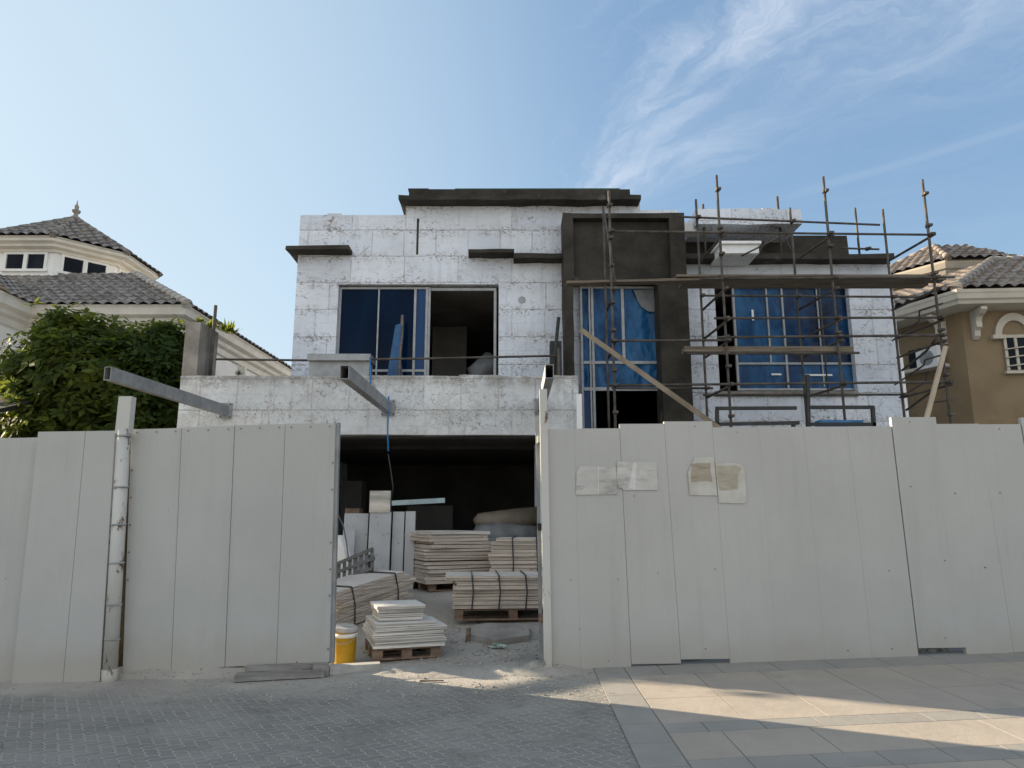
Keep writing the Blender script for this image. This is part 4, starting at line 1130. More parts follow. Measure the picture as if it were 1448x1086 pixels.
# ================================================================== roofs with barrel tiles
def facet(mb, pts, pitch=0.24, step=0.36, amp=0.07, lift=0.02):
    pts = [Vector(p) for p in pts]
    A, B_ = pts[0], pts[1]
    u = (B_ - A).normalized()
    nrm = None
    for p in pts[2:]:
        c = u.cross(p - A)
        if c.length > 1e-4: nrm = c.normalized()
    if nrm.z < 0: nrm = -nrm
    v = nrm.cross(u)
    if (pts[2] - A).dot(v) < 0: v = -v
    us = [(p - A).dot(u) for p in pts]; vs = [(p - A).dot(v) for p in pts]
    u0, u1, v1 = min(us), max(us), max(vs)
    tmp = bmesh.new()
    nu = int((u1 - u0) / pitch * 8) + 2
    nv = int(v1 / step) + 1
    rows = []
    for j in range(nv):
        for e, h in ((0.0, 0.045), (1.0, 0.0)):
            row = []
            for i in range(nu + 1):
                uu = u0 + pitch / 8 * i
                w = abs(math.cos(math.pi * uu / pitch + 0.1 * j)) ** 1.3
                rn = mnoise.noise(Vector((math.floor(uu / pitch + 0.5), j, u0))) * 0.008
                vv = min((j + e) * step, v1 + 0.001)
                if j == 0 and e == 0: vv -= 0.05
                row.append(tmp.verts.new(A + u * uu + v * vv + nrm * (lift + amp * w + h + rn)))
            rows.append(row)
    for a, b in zip(rows, rows[1:]):
        for i in range(nu):
            tmp.faces.new((a[i], a[i + 1], b[i + 1], b[i]))
    cen = sum(pts, Vector()) / len(pts)
    for k in range(1, len(pts)):
        p, q = pts[k], pts[(k + 1) % len(pts)]
        n_ = (q - p).cross(nrm).normalized()
        if (cen - p).dot(n_) > 0: n_ = -n_
        bmesh.ops.bisect_plane(tmp, geom=tmp.verts[:] + tmp.edges[:] + tmp.faces[:], plane_co=p, plane_no=n_, clear_outer=True)
    vm = {}
    for vtx in tmp.verts: vm[vtx] = mb.bm.verts.new(vtx.co)
    for f in tmp.faces: mb.bm.faces.new([vm[x] for x in f.verts])
    tmp.free()
    mb.face([p - nrm * 0.02 for p in pts])
def ridge(mb, a, b, r=0.11, seg=0.38):
    a, b = Vector(a), Vector(b)
    n = max(1, int((b - a).length / seg)); d = (b - a) / n
    for i in range(n):
        mb.tube(a + d * i, a + d * (i + 1.08), r * 1.06, 10, r * 0.86)
def moulded(mb, loop, prof, closed=True):
    """sweep (out, z) profile round a plan loop (ccw)"""
    n = len(loop)
    rings = []
    for i in range(n):
        p = Vector(loop[i])
        d1 = (p - Vector(loop[i - 1])); d2 = (Vector(loop[(i + 1) % n]) - p)
        if not closed and i == 0: d1 = d2
        if not closed and i == n - 1: d2 = d1
        n1 = Vector((d1.y, -d1.x)).normalized(); n2 = Vector((d2.y, -d2.x)).normalized()
        m = (n1 + n2); m = m / max(0.3, m.length_squared) * 2
        rings.append([mb.bm.verts.new((p.x + m.x * o, p.y + m.y * o, z)) for o, z in prof])
    k = len(prof)
    for i in range(n if closed else n - 1):
        a, b = rings[i], rings[(i + 1) % n]
        for j in range(k - 1):
            mb.bm.faces.new((a[j], b[j], b[j + 1], a[j + 1]))
    return mb
def vwall(mb, loop, z0, z1):
    n = len(loop)
    for i in range(n):
        a, b = loop[i], loop[(i + 1) % n]
        mb.face([(a[0], a[1], z0), (b[0], b[1], z0), (b[0], b[1], z1), (a[0], a[1], z1)])

# ------------------------------------------------------------------ left villa
lv_ = thing('neighbour_villa', (-13, 20, 0), "white villa with grey tiled roofs and an octagonal lantern tower with a finial", 'house')
oc = Vector((-14.78, 22.45)); ze = 9.93; za_ = 11.55
def octp(r): return [(oc.x + r * math.cos(rad(-67.5 + 45 * k)), oc.y + r * math.sin(rad(-67.5 + 45 * k))) for k in range(8)]
E8 = octp(2.72); W8 = octp(2.2)
mb = MB()
for k in range(8):
    a, b = E8[k], E8[(k + 1) % 8]
    facet(mb, [(a[0], a[1], ze), (b[0], b[1], ze), (oc.x, oc.y, za_)], pitch=0.3)
tower_roof = mb.build('roof', M_TILEG, lv_)
mb = MB()
for k in range(8): ridge(mb, (E8[k][0], E8[k][1], ze + 0.05), (oc.x, oc.y, za_ + 0.06), 0.1)
mb.build('ridge_tiles', M_TILEG, lv_)
mb = MB(); mb.lathe((oc.x, oc.y, za_ + 0.02), [(0.17, 0), (0.15, 0.08), (0.075, 0.14), (0.065, 0.2), (0.13, 0.26), (0.14, 0.32), (0.06, 0.38), (0.075, 0.44), (0.065, 0.49), (0.025, 0.56), (0.008, 0.7)], 14); mb.build('finial', M_CONCL, lv_)
mb = MB(); vwall(mb, W8, 7.8, ze); mb.build('tower_wall', M_PLW, lv_)
mb = MB(); moulded(mb, W8, [(0.0, ze - 0.34), (0.08, ze - 0.33), (0.1, ze - 0.26), (0.26, ze - 0.22), (0.28, ze - 0.15), (0.42, ze - 0.1), (0.45, ze - 0.01), (0.45, ze + 0.04)]); mb.build('cornice', M_TRIM, lv_)
for k in range(8):
    a, b = Vector(W8[k]), Vector(W8[(k + 1) % 8])
    d = (b - a); L = d.length; d.normalize(); nn = Vector((d.y, -d.x))
    M = Matrix(((d.x, -nn.x, 0, a.x), (d.y, -nn.y, 0, a.y), (0, 0, 1, 0), (0, 0, 0, 1)))
    mb = MB()
    z0, z1 = P(40, 379, 20.3).z, P(40, 358, 20.3).z
    c = L / 2
    for (x0, x1, y0, y1, q0, q1) in ((c - .66, c + .66, -.05, .03, z1, z1 + .07), (c - .7, c + .7, -.07, .03, z0 - .08, z0), (c - .66, c - .58, -.05, .03, z0, z1), (c + .58, c + .66, -.05, .03, z0, z1), (c - .06, c + .06, -.05, .03, z0, z1)):
        mb.box(x0, x1, y0, y1, q0, q1, M)
    w = mb.build('window', M_PLW, lv_)
    for s in (-1, 1):
        mb = MB(); mb.box(c + s * .32 - .25, c + s * .32 + .25, -0.012, 0.01, z0 + 0.003, z1 - 0.003, M); mb.build('pane', M_PANE, w)
# lower roofs
zE = 7.0
Ex0, Ex1, Ey0, Ey1 = -12.35, -8.36, 17.5, 30.0
tx = -11.2; ty = 20.4; zr = 8.86
A_ = Vector((Ex1, Ey0, zE)); I_ = Vector((Ex0, Ey0, zE))
top1 = Vector((-11.5, 21.0, zE + 3.5 * 0.6)); 
mb = MB()
facet(mb, [I_ - Vector((4, 0, 0)), A_, (A_.x - 3.3, Ey0 + 3.3, zE + 2.0), I_ + Vector((-4, 3.3, 2.0))], pitch=0.3)
facet(mb, [A_, (Ex1 + 0.35, Ey1, zE), (Ex1 - 3.0, Ey1, zE + 2.0), (A_.x - 3.3, Ey0 + 3.3, zE + 2.0)], pitch=0.3)
# projecting wing on the left
Wy0 = 16.45
facet(mb, [(Ex0, Wy0, zE), (Ex0, Ey0 + 0.4, zE), (Ex0 - 1.6, Ey0 + 2.0, zE + 1.05), (Ex0 - 1.6, Wy0, zE + 1.05)], pitch=0.3)
mb.build('roof', M_TILEG, lv_)
mb = MB(); ridge(mb, (A_.x, A_.y, zE + 0.06), (A_.x - 3.3, Ey0 + 3.3, zE + 2.06), 0.13)
mb.build('ridge_tiles', M_TRIM if False else simple("pale_ridge_tile", (0.3, 0.28, 0.25), (0.46, 0.43, 0.39), 4, 0.85, 0.003), lv_)
plan = [(Ex0 - 0.42, Wy0), (Ex0 - 0.42, Ey0 + 0.42), (Ex1 - 0.42, Ey0 + 0.42), (Ex1 - 0.1, Ey1), (-16.4, Ey1), (-16.4, Ey0 + 0.42), (-14.0, Ey0 + 0.42), (-14.0, Wy0)]
mb = MB(); vwall(mb, plan, 0, zE); mb.build('wall', M_PLW, lv_)
mb = MB(); moulded(mb, plan, [(0.0, zE - 0.6), (0.07, zE - 0.58), (0.09, zE - 0.42), (0.2, zE - 0.36), (0.22, zE - 0.26), (0.36, zE - 0.2), (0.4, zE - 0.04), (0.42, zE + 0.05)]); mb.build('cornice', M_TRIM, lv_)
# dark awning edge above the fence at far left
mb = MB(); mb.bar(P(-60, 585, 12.6), P(28, 566, 14.5), 0.9, 0.08); mb.build('awning', M_BLACK, lv_)
mb = MB(); 
for k in range(3):
    y = 19.5 + k * 2.4
    mb.box(Ex1 - 0.36 + (y - 17.5) * 0.026, Ex1 - 0.2 + (y - 17.5) * 0.026, y, y + 0.12, 2.5, zE - 0.62)
mb.build('pilaster', M_TRIM, lv_)

# ------------------------------------------------------------------ right villa
rv = thing('neighbour_villa', (14, 19, 0), "tan villa with brown tiled hip roofs, carved brackets and an arched balcony window", 'house')
Cn = Vector((11.17, 17.0)); fd = Vector((1, -0.07)).normalized(); sd = Vector((-0.386, 0.92)).normalized()
zE2 = 7.28; ov = 0.62
def q3(v, z): return (v.x, v.y, z)
inn = (fd + sd) * ov * 1.02
Wc = Cn + inn
plan = [Wc + sd * 12, Wc, Wc + fd * 10, Wc + fd * 10 + Vector((0, 12))]
mb = MB(); vwall(mb, [(p.x, p.y) for p in plan], 0, zE2); mb.build('wall', M_TAN, rv)
mb = MB()
slope = 0.58
hp3 = P(1405, 371, 19.5); hp = Vector((hp3.x, hp3.y)); hz_ = hp3.z
facet(mb, [q3(Cn, zE2), q3(Cn + fd * 10, zE2), q3(hp + fd * 8, hz_), q3(hp, hz_)], pitch=0.3, amp=0.075)
facet(mb, [q3(Cn + sd * 13, zE2), q3(Cn, zE2), q3(hp, hz_), q3(hp + sd * 9, hz_)], pitch=0.3, amp=0.075)
mb.build('roof', M_TILER, rv)
mb = MB(); ridge(mb, q3(Cn, zE2 + 0.07), q3(hp, hz_ + 0.07), 0.14); ridge(mb, q3(hp, hz_ + 0.05), q3(hp + fd * 8, hz_ + 0.05), 0.13)
mb.build('ridge_tiles', simple("grey_ridge_tile", (0.16, 0.15, 0.14), (0.28, 0.26, 0.24), 4, 0.85, 0.003), rv)
mb = MB(); moulded(mb, [(p.x, p.y) for p in plan], [(0.0, zE2 - 0.42), (0.28, zE2 - 0.4), (ov - 0.1, zE2 - 0.36), (ov - 0.08, zE2 - 0.28), (ov - 0.03, zE2 - 0.24), (ov - 0.02, zE2 - 0.12), (ov, zE2 - 0.08), (ov, zE2 - 0.005), (ov - 0.2, zE2)]); mb.build('cornice', M_TANTRIM, rv)
def corbel(base, nrm):
    t = Vector((nrm.y, -nrm.x))
    mb = MB()
    prof = [(0, 0), (0.52, 0), (0.54, -0.08), (0.44, -0.16), (0.3, -0.2), (0.24, -0.32), (0.25, -0.46), (0.14, -0.52), (0.12, -0.66), (0.04, -0.74), (0, -0.74)]
    z = zE2 - 0.43
    mb.prism([Vector((base.x + nrm.x * o - t.x * .07, base.y + nrm.y * o - t.y * .07, z + h)) for o, h in prof], (t.x * .14, t.y * .14, 0))
    mb.bevel(0.015)
    mb.build('bracket', M_TANTRIM, rv)
fn, sn = Vector((fd.y, -fd.x)), Vector((-sd.y, sd.x))
corbel(Wc + sd * 0.5, sn); corbel(Wc + fd * 0.28, fn); corbel(Wc + sd * 2.6, sn)
# arched balcony window on the front wall
def fw_pt(px, py): return PP(px, py, Vector((Wc.x, Wc.y, 0)), Vector((fn.x, fn.y, 0)))
pl, pr_, ps = fw_pt(1415, 476), fw_pt(1453, 476), fw_pt(1433, 525)
cx, cz = (pl + pr_) / 2, pl.z
Rr = (pr_ - pl).length / 2
f3, n3 = Vector((fd.x, fd.y, 0)), Vector((fn.x, fn.y, 0))
mb = MB()
N_ = 18
for rad_o, rad_i, dep in ((Rr + 0.16, Rr + 0.003, 0.07),):
    for i in range(N_):
        a0_, a1_ = math.pi * i / N_, math.pi * (i + 1) / N_
        q = [cx + f3 * (r_ * math.cos(a)) + Vector((0, 0, 1)) * (r_ * math.sin(a) * 1.25) for r_, a in ((rad_i, a0_), (rad_o, a0_), (rad_o, a1_), (rad_i, a1_))]
        mb.prism([p - n3 * 0.01 for p in q], n3 * (dep + 0.01))
for s in (-1, 1):
    b_ = cx + f3 * (s * (Rr + 0.1)); mb.bar(b_ - n3 * 0.02 + Vector((0, 0, -0.02)), b_ + n3 * 0.12 + Vector((0, 0, -0.02)), 0.3, 0.1)
aw = mb.build('window', M_TANTRIM, rv, "arched balcony opening with a pale arch moulding")
mb = MB()
arch = [cx + f3 * (Rr * math.cos(math.pi * i / N_)) + Vector((0, 0, Rr * 1.25 * math.sin(math.pi * i / N_))) for i in range(N_ + 1)]
arch += [Vector((arch[-1].x, arch[-1].y, ps.z)), Vector((arch[0].x, arch[0].y, ps.z))]
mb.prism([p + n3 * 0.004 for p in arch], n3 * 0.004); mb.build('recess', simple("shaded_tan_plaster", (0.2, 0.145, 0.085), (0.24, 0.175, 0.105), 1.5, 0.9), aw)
mb = MB(); w0 = cx + n3 * 0.014
mb.prism([w0 + f3 * (-Rr * .75) + Vector((0, 0, -.02)), w0 + f3 * (Rr * .8) + Vector((0, 0, -.02)), w0 + f3 * (Rr * .8) + Vector((0, 0, ps.z - cz + .05)), w0 + f3 * (-Rr * .75) + Vector((0, 0, ps.z - cz + .05))], n3 * 0.01); mb.build('pane', M_PANE, aw)
mb = MB()
for u in (-0.8, -0.02, 0.85):
    b_ = w0 + f3 * (Rr * u) + n3 * 0.02; mb.bar(b_ + Vector((0, 0, 0.0)), b_ + Vector((0, 0, ps.z - cz + .03)), 0.07, 0.03, (0, 1, 0))
mb.bar(w0 + f3 * (-Rr * .85) + n3 * .02, w0 + f3 * (Rr * .9) + n3 * .02, 0.04, 0.08); mb.build('frame', M_TANTRIM, aw)
mb = MB()
for h in (0.12, 0.34, 0.56):
    mb.tube(w0 + f3 * (-Rr * .95) + n3 * .06 + Vector((0, 0, ps.z - cz + h)), w0 + f3 * (Rr * .95) + n3 * .06 + Vector((0, 0, ps.z - cz + h + .08)), 0.018, 6)
mb.bar(w0 + f3 * (-Rr * 1.1) + n3 * .02 + Vector((0, 0, ps.z - cz - .03)), w0 + f3 * (Rr * 1.1) + n3 * .02 + Vector((0, 0, ps.z - cz - .03)), 0.16, 0.07); mb.build('balcony_rail', M_TANTRIM, aw)
# side window with shelf of an air conditioner
def sw_pt(px, py): return PP(px, py, Vector((Wc.x, Wc.y, 0)), Vector((sn.x, sn.y, 0)))
s3, sn3 = Vector((sd.x, sd.y, 0)), Vector((sn.x, sn.y, 0))
a_, b_, c_ = sw_pt(1303, 492), sw_pt(1285, 497), sw_pt(1303, 522)
mb = MB(); h = a_.z - c_.z
mb.prism([a_ + sn3 * .01, b_ + sn3 * .01, Vector((b_.x, b_.y, a_.z - h)) + sn3 * .01, Vector((a_.x, a_.y, a_.z - h)) + sn3 * .01], sn3 * 0.02); w = mb.build('window', M_PANE, rv)
mb = MB(); q0 = c_ - s3 * 0.8; q1 = c_ + s3 * 1.6
mb.bar(q0 + sn3 * 0.15 + Vector((0, 0, -.05)), q1 + sn3 * 0.15 + Vector((0, 0, -.05)), 0.36, 0.08); mb.build('ledge', M_TANTRIM, rv)
q = sw_pt(1324, 510)
acu = thing('air_conditioner', q + sn3 * 0.2, "small white outdoor air conditioner unit on the tan villa side ledge", 'air conditioner')
mb = MB(); mb.bar(q - s3 * 0.3 + sn3 * 0.22 + Vector((0, 0, .05)), q + s3 * 0.3 + sn3 * 0.22 + Vector((0, 0, .05)), 0.28, 0.55).bevel(0.02); mb.build('casing', M_WPAINT, acu)
mb = MB(); e = q + sn3 * 0.365 + Vector((0, 0, .05)); mb.tube(e, e + sn3 * 0.01, 0.2, 16); mb.build('fan_grille', M_STEEL, acu)
# upper roof behind
UC = Vector((13.66, 21.0)); uz = 9.6
ur, ul, ua = Vector((15.4, 20.9)), Vector((12.1, 23.2)), Vector((14.25, 22.6))
mb = MB()
facet(mb, [q3(UC, uz), q3(ur + (ur - UC) * 0.2, uz), q3(ua + Vector((1.0, -0.05)), uz + 0.95), q3(ua, uz + 1.02)], pitch=0.3, amp=0.075)
facet(mb, [q3(ul, uz), q3(UC, uz), q3(ua, uz + 1.02)], pitch=0.3, amp=0.075)
facet(mb, [q3(ur + (ur - UC) * 0.2, uz), q3(ur + Vector((.4, 3)), uz), q3(ua + Vector((1.0, -0.05)), uz + 0.95)], pitch=0.3, amp=0.075)
mb.build('roof', M_TILER, rv)
up_in = [ul + Vector((0.35, 0.05)), UC + Vector((0.12, 0.42)), ur + Vector((-0.05, 0.42)), ur + Vector((0.2, 4)), ul + Vector((0.5, 4))]
mb = MB(); vwall(mb, [(p.x, p.y) for p in up_in], 6.5, uz); mb.build('wall', M_TAN, rv)
mb = MB(); moulded(mb, [(p.x, p.y) for p in up_in], [(0, uz - 0.4), (0.12, uz - 0.38), (0.2, uz - 0.26), (0.26, uz - 0.22), (0.36, uz - 0.06), (0.38, uz)]); mb.build('cornice', M_TANTRIM, rv)
mb = MB(); ridge(mb, q3(UC, uz + .07), q3(ua, uz + 1.08), 0.11); ridge(mb, q3(ul, uz + .07), q3(ua, uz + 1.08), 0.11); mb.build('ridge_tiles', M_TILER, rv)
# second right hand ridge
rb = fw_pt(1448, 362)
mb = MB(); k0 = Vector((15.3, 19.3)); facet(mb, [q3(k0, 8.7), q3(k0 + Vector((5, -.3)), 8.7), q3(k0 + Vector((4.6, 2.0)), 10.3), q3(k0 + Vector((2.0, 2.2)), 10.3)], pitch=0.3, amp=0.075)
facet(mb, [q3(k0 + Vector((-.8, 3)), 8.7), q3(k0, 8.7), q3(k0 + Vector((2.0, 2.2)), 10.3)], pitch=0.3, amp=0.075); mb.build('roof', M_TILER, rv)
# parapet with small balcony between, in the pale trim colour
mb = MB(); r = R(1252, 462, 1300, 500, 22.5); mb.box(r[0] - 0.5, r[1] + 1.0, 22.5, 25, 4, P(1270, 452, 22.5).z); mb.build('wall', M_TANTRIM, rv)

# ================================================================== TREES
def tree(name, label, Yc, blobs, leafmat, nclus, trunk_px, base_r, seed, leaf=0.13):
    rnd = random.Random(seed)
    tx_, = (P(trunk_px, 560, Yc).x,)
    root = thing(name, (tx_, Yc, hz(tx_, Yc)), label, 'tree', None)
    tr_ = MB()
    zb_ = hz(tx_, Yc)
    tips = []
    fork = Vector((tx_ + 0.05, Yc, zb_ + 1.3))
    tr_.path([(tx_, Yc, zb_ - 0.1), (tx_ + 0.04, Yc, zb_ + 0.6), fork], [base_r * 1.25, base_r, base_r * 0.85], 10)
    B2 = []
    for (px, py, dY, rpx, sz) in blobs:
        c = P(px, py, Yc + dY)
        dep = (c - EYE).dot(Vector((0, cp, sp)))
        r = rpx * dep / FPX
        B2.append((c, r, r * sz))
        mid = fork.lerp(c, 0.5) + Vector((rnd.uniform(-.2, .2), rnd.uniform(-.2, .2), 0.1))
        tr_.path([fork - Vector((0, 0, .1)), mid, c], [base_r * 0.55, base_r * 0.35, base_r * 0.12], 7)
    tr_.build('trunk', M_BARK, root)
    cr = MB()
    tot = sum(r * r for _, r, _ in B2)
    for (c, r, rz_) in B2:
        for _ in range(int(nclus * r * r / tot)):
            d = Vector((rnd.gauss(0, 1), rnd.gauss(0, 1), rnd.gauss(0, 1))).normalized()
            k = rnd.random() ** 0.3 * (1 + 0.6 * mnoise.noise(d * 2.6 + c) + 0.2 * mnoise.noise(d * 6 + c))
            p = c + Vector((d.x * r * k, d.y * r * k, d.z * rz_ * k))
            if p.z < 0.35: continue
            ax = (d * 0.8 + Vector((rnd.uniform(-.4, .4), rnd.uniform(-.4, .4), rnd.uniform(0.2, .9)))).normalized()
            s1 = ax.orthogonal().normalized(); s2 = ax.cross(s1)
            nl = rnd.randint(5, 8); ph = rnd.random() * 6
            for q in range(nl):
                a = ph + 2 * math.pi * q / nl + rnd.uniform(-.25, .25)
                out = (s1 * math.cos(a) + s2 * math.sin(a)) * rnd.uniform(0.75, 1.0) + ax * rnd.uniform(-0.15, 0.5)
                out.normalize()
                L = leaf * rnd.uniform(0.65, 1.45); W = L * 0.21
                side = out.cross(ax).normalized() * W
                dr = Vector((0, 0, -L * rnd.uniform(0.05, 0.3)))
                b = p + out * 0.02
                v0 = cr.bm.verts.new(b); v1 = cr.bm.verts.new(b + out * L * .5 + side + dr * .3); v2 = cr.bm.verts.new(b + out * L + dr); v3 = cr.bm.verts.new(b + out * L * .5 - side + dr * .3)
                cr.bm.faces.new((v0, v1, v2, v3))
    me_o = cr
    # no normal recalculation needed for loose leaves
    o = me_o.build('crown', leafmat, root)
    return root
tree('broadleaf_tree', "dense broadleaf tree with light tips filling the gap before the white villa", 15.1,
     [(95, 500, 0, 62, 0.95), (60, 540, -.2, 58, 0.9), (130, 535, -.4, 66, 0.9), (95, 470, .2, 42, 0.8), (30, 520, .2, 30, .8), (150, 480, .1, 42, .8), (100, 600, -.2, 80, 1), (160, 620, -.3, 60, 1), (40, 620, 0, 55, 1), (75, 690, 0, 75, 1), (150, 720, 0, 80, 1)],
     M_LEAF, 3300, 100, 0.16, 3, 0.2)
tree('broadleaf_tree', "darker leafy tree crowding against the concrete stub left of the garage", 14.8,
     [(225, 490, 0.2, 42, 0.9), (195, 510, 0.2, 45, 0.9), (235, 530, 0.1, 42, 1), (205, 570, -.1, 58, 1), (235, 610, 0, 50, 1), (200, 660, 0, 70, 1), (235, 720, 0, 60, 1), (240, 474, .2, 24, .8)],
     M_LEAFD, 2150, 215, 0.12, 5, 0.17)
def weed(px, py, Y, s, label, seed, long=False):
    rnd = random.Random(seed); mb = MB(); p = P(px, py, Y)
    for _ in range(46):
        a = rnd.random() * 6.28; e = rnd.uniform(0.2, 1.3)
        d = Vector((math.cos(a) * math.cos(e), math.sin(a) * math.cos(e), math.sin(e))); L = s * rnd.uniform(.5, 1.1)
        w = d.cross(Vector((0, 0, 1))).normalized() * s * .09
        b = p + Vector((rnd.uniform(-1, 1), rnd.uniform(-1, 1), 0)) * s * .35
        v = [mb.bm.verts.new(q) for q in (b, b + d * L * .5 + w, b + d * L, b + d * L * .5 - w)]; mb.bm.faces.new(v)
    mb.build('weed', M_LEAF, label=label, cat='plant')
weed(284, 457, 13.35, .16, "small weed sprouting on top of the concrete stub", 1)
weed(298, 464, 13.6, .24, "yellow-green weed at the right edge of the concrete stub top", 2)
weed(336, 530, 13.1, .1, "tiny weed growing on the garage parapet beside the stub", 4)
weed(322, 471, 13.75, .3, "trailing weed hanging off the back of the concrete stub", 8)
# ================================================================== YARD
def frame_at(p, yaw):
    return Matrix.Translation(p) @ Matrix.Rotation(yaw, 4, 'Z')
ORD = ["topmost", "second from the top", "third from the top", "fourth from the top", "fifth from the top", "sixth from the top", "seventh from the top", "eighth from the top", "ninth from the top", "tenth from the top",
       "eleventh from the top", "twelfth from the top", "thirteenth from the top", "fourteenth from the top"]
def pallet(M, w, d, label, h=0.13):
    t = thing('pallet', M.translation, label, 'pallet')
    for y in (-d / 2 + 0.05, 0, d / 2 - 0.05):
        for x in (-w / 2 + 0.06, 0, w / 2 - 0.06):
            mb = MB(); mb.box(x - 0.06, x + 0.06, y - 0.05, y + 0.05, 0.02, h - 0.022, M).bevel(0.004); mb.build('block', M_PALLET, t)
    for y in (-d / 2 + 0.05, 0, d / 2 - 0.05):
        mb = MB(); mb.box(-w / 2, w / 2, y - 0.05, y + 0.05, 0, 0.019, M).bevel(0.002); mb.build('runner', M_PALLET, t)
    n = 6
    for k in range(n):
        y = -d / 2 + 0.05 + (d - 0.1) * k / (n - 1)
        mb = MB(); mb.box(-w / 2, w / 2, y - 0.05, y + 0.05, h - 0.021, h, M).bevel(0.002); mb.build('deck_board', M_PALLET, t)
    return t
def board(M, w, d, z0, z1, mat, name, label, group, warp=0.004, parent=None, slots=True, sub=1):
    mb = MB()
    for s in range(sub):
        a, b = z0 + (z1 - z0) * s / sub, z0 + (z1 - z0) * (s + 1) / sub
        mm = M @ Matrix.Translation((random.uniform(-.011, .011), random.uniform(-.011, .011), 0)) @ Matrix.Rotation(random.uniform(-.008, .008), 4, 'Z')
        mb.box(-w / 2, w / 2, -d / 2, d / 2, a + 0.001, b - (0.0045 if s == sub - 1 else 0.002), mm)
    mb.bevel(0.0025)
    if warp:
        for v in mb.bm.verts: v.co.z += warp * mnoise.noise(v.co * 1.7)
    return mb.build(name, mat, parent, label, 'board' if parent is None else None, group)

# front loose pile on a small pallet
pa, pb = G(518, 938), G(610, 930)
yaw = math.atan2(pb.y - pa.y, pb.x - pa.x)
wA = (pb - pa).length * 1.12
mid = (pa + pb) / 2
Mf = frame_at(mid + Vector((-0.03, 0.36, 0)), yaw)
Mf.translation.z = hz(mid.x, mid.y + .3) + 0.005
pallet(Mf, wA * 0.94, 0.78, "low brown pallet under the small whitewashed board pile nearest the gate")
z = 0.132
specs = []
for k in range(5): specs.append((wA * random.uniform(0.97, 1.03), 0.86 * random.uniform(.97, 1.02), 0.046, random.uniform(-.035, .035), random.uniform(-.025, .025), random.uniform(-.035, .035)))
specs.append((wA * 0.86, 0.84, 0.045, -0.03, 0.0, 0.015))
for k in range(3): specs.append((wA * random.uniform(0.6, 0.64), 0.55, 0.045, -0.07 + random.uniform(-.01, .01), 0.0, 0.03 + random.uniform(-.02, .02)))
specs.append((wA * 0.68, 0.6, 0.045, -0.06, 0.0, 0.02))
N = len(specs)
for k, (w, d, th, ox, oy, ry) in enumerate(specs):
    M = Mf @ Matrix.Translation((ox, oy, 0)) @ Matrix.Rotation(ry, 4, 'Z')
    board(M, w, d, z, z + th, M_BOARDW, 'panel_board', "whitewashed board, %s of the small pile nearest the gate" % ORD[N - 1 - k], 'whitewashed boards piled nearest the gate', sub=2 if k % 3 else 1)
    z += th + 0.001

# rear tall loose pile, seen corner-on
pc = G(604, 839)
yawR = rad(26)
wR, dR = 1.14, 1.15
Mr = frame_at(pc, yawR) @ Matrix.Translation((wR / 2, dR / 2, 0.0))
Mr.translation.z = hz(Mr.translation.x, Mr.translation.y) + .005
pallet(Mr, wR * 0.9, dR * 0.9, "pallet under the tall pile of pale boards at the garage mouth")
z = 0.132; N = 14
for k in range(N):
    th = (0.05, 0.058, 0.045, 0.062)[k % 4] if k != 6 else 0.075
    if k < 5: w, d, ox, ry = wR, dR, 0, 0.0
    elif k < 9: w, d, ox, ry = wR * 1.06, dR * 1.02, 0.02, rad(-3)
    else: w, d, ox, ry = wR * 0.98, dR, -0.05 if k > 10 else 0.0, rad(5)
    M = Mr @ Matrix.Translation((ox + random.uniform(-.03, .03), random.uniform(-.03, .03), 0)) @ Matrix.Rotation(ry + random.uniform(-.03, .03), 4, 'Z')
    board(M, w, d, z, z + th, M_BOARDW if k == N - 1 else M_BOARD, 'panel_board', "pale board, %s of the tall pile at the garage mouth" % ORD[N - 1 - k], 'pale boards piled tall at the garage mouth', sub=1 + (k % 3 == 0), warp=0.02)
    z += th + random.uniform(0.001, 0.007)
    if k == 5:
        z += 0.012

def bundle(name, M, w, d, layers, label, straps, mat, z0=0.0, warp=.01):
    """strapped bundle: layers of (offset, thickness, width scale)"""
    t = thing(name, M.translation, label, 'board bundle', 'strapped bundles of pale boards')
    z = z0
    for (off, th, ws) in layers:
        board(M @ Matrix.Translation((off, random.uniform(-.02, .02), 0)) @ Matrix.Rotation(random.uniform(-.012, .012), 4, 'Z'), w * ws, d, z, z + th, mat, 'board', None, None, parent=t, warp=warp, sub=max(1, int(th / 0.03)))
        z += th + 0.002
    for sx in straps:
        mb = MB(); e = 0.012
        loop = [(sx, -d / 2 - e - .01, z0 - .01), (sx + .02, -d / 2 - e - .02, (z + z0) / 2), (sx, -d / 2 - e, z + e * .6), (sx, d / 2 + e, z + e * .6), (sx, d / 2 + e, z0 - .01)]
        for a, b in zip(loop, loop[1:]):
            mb.bar(M @ Vector(a), M @ Vector(b), 0.022, 0.006, (1, 0, 0) if abs(a[0] - b[0]) < .001 else (0, 1, 0))
        mb.build('strap', M_STRAP, t)
    return z

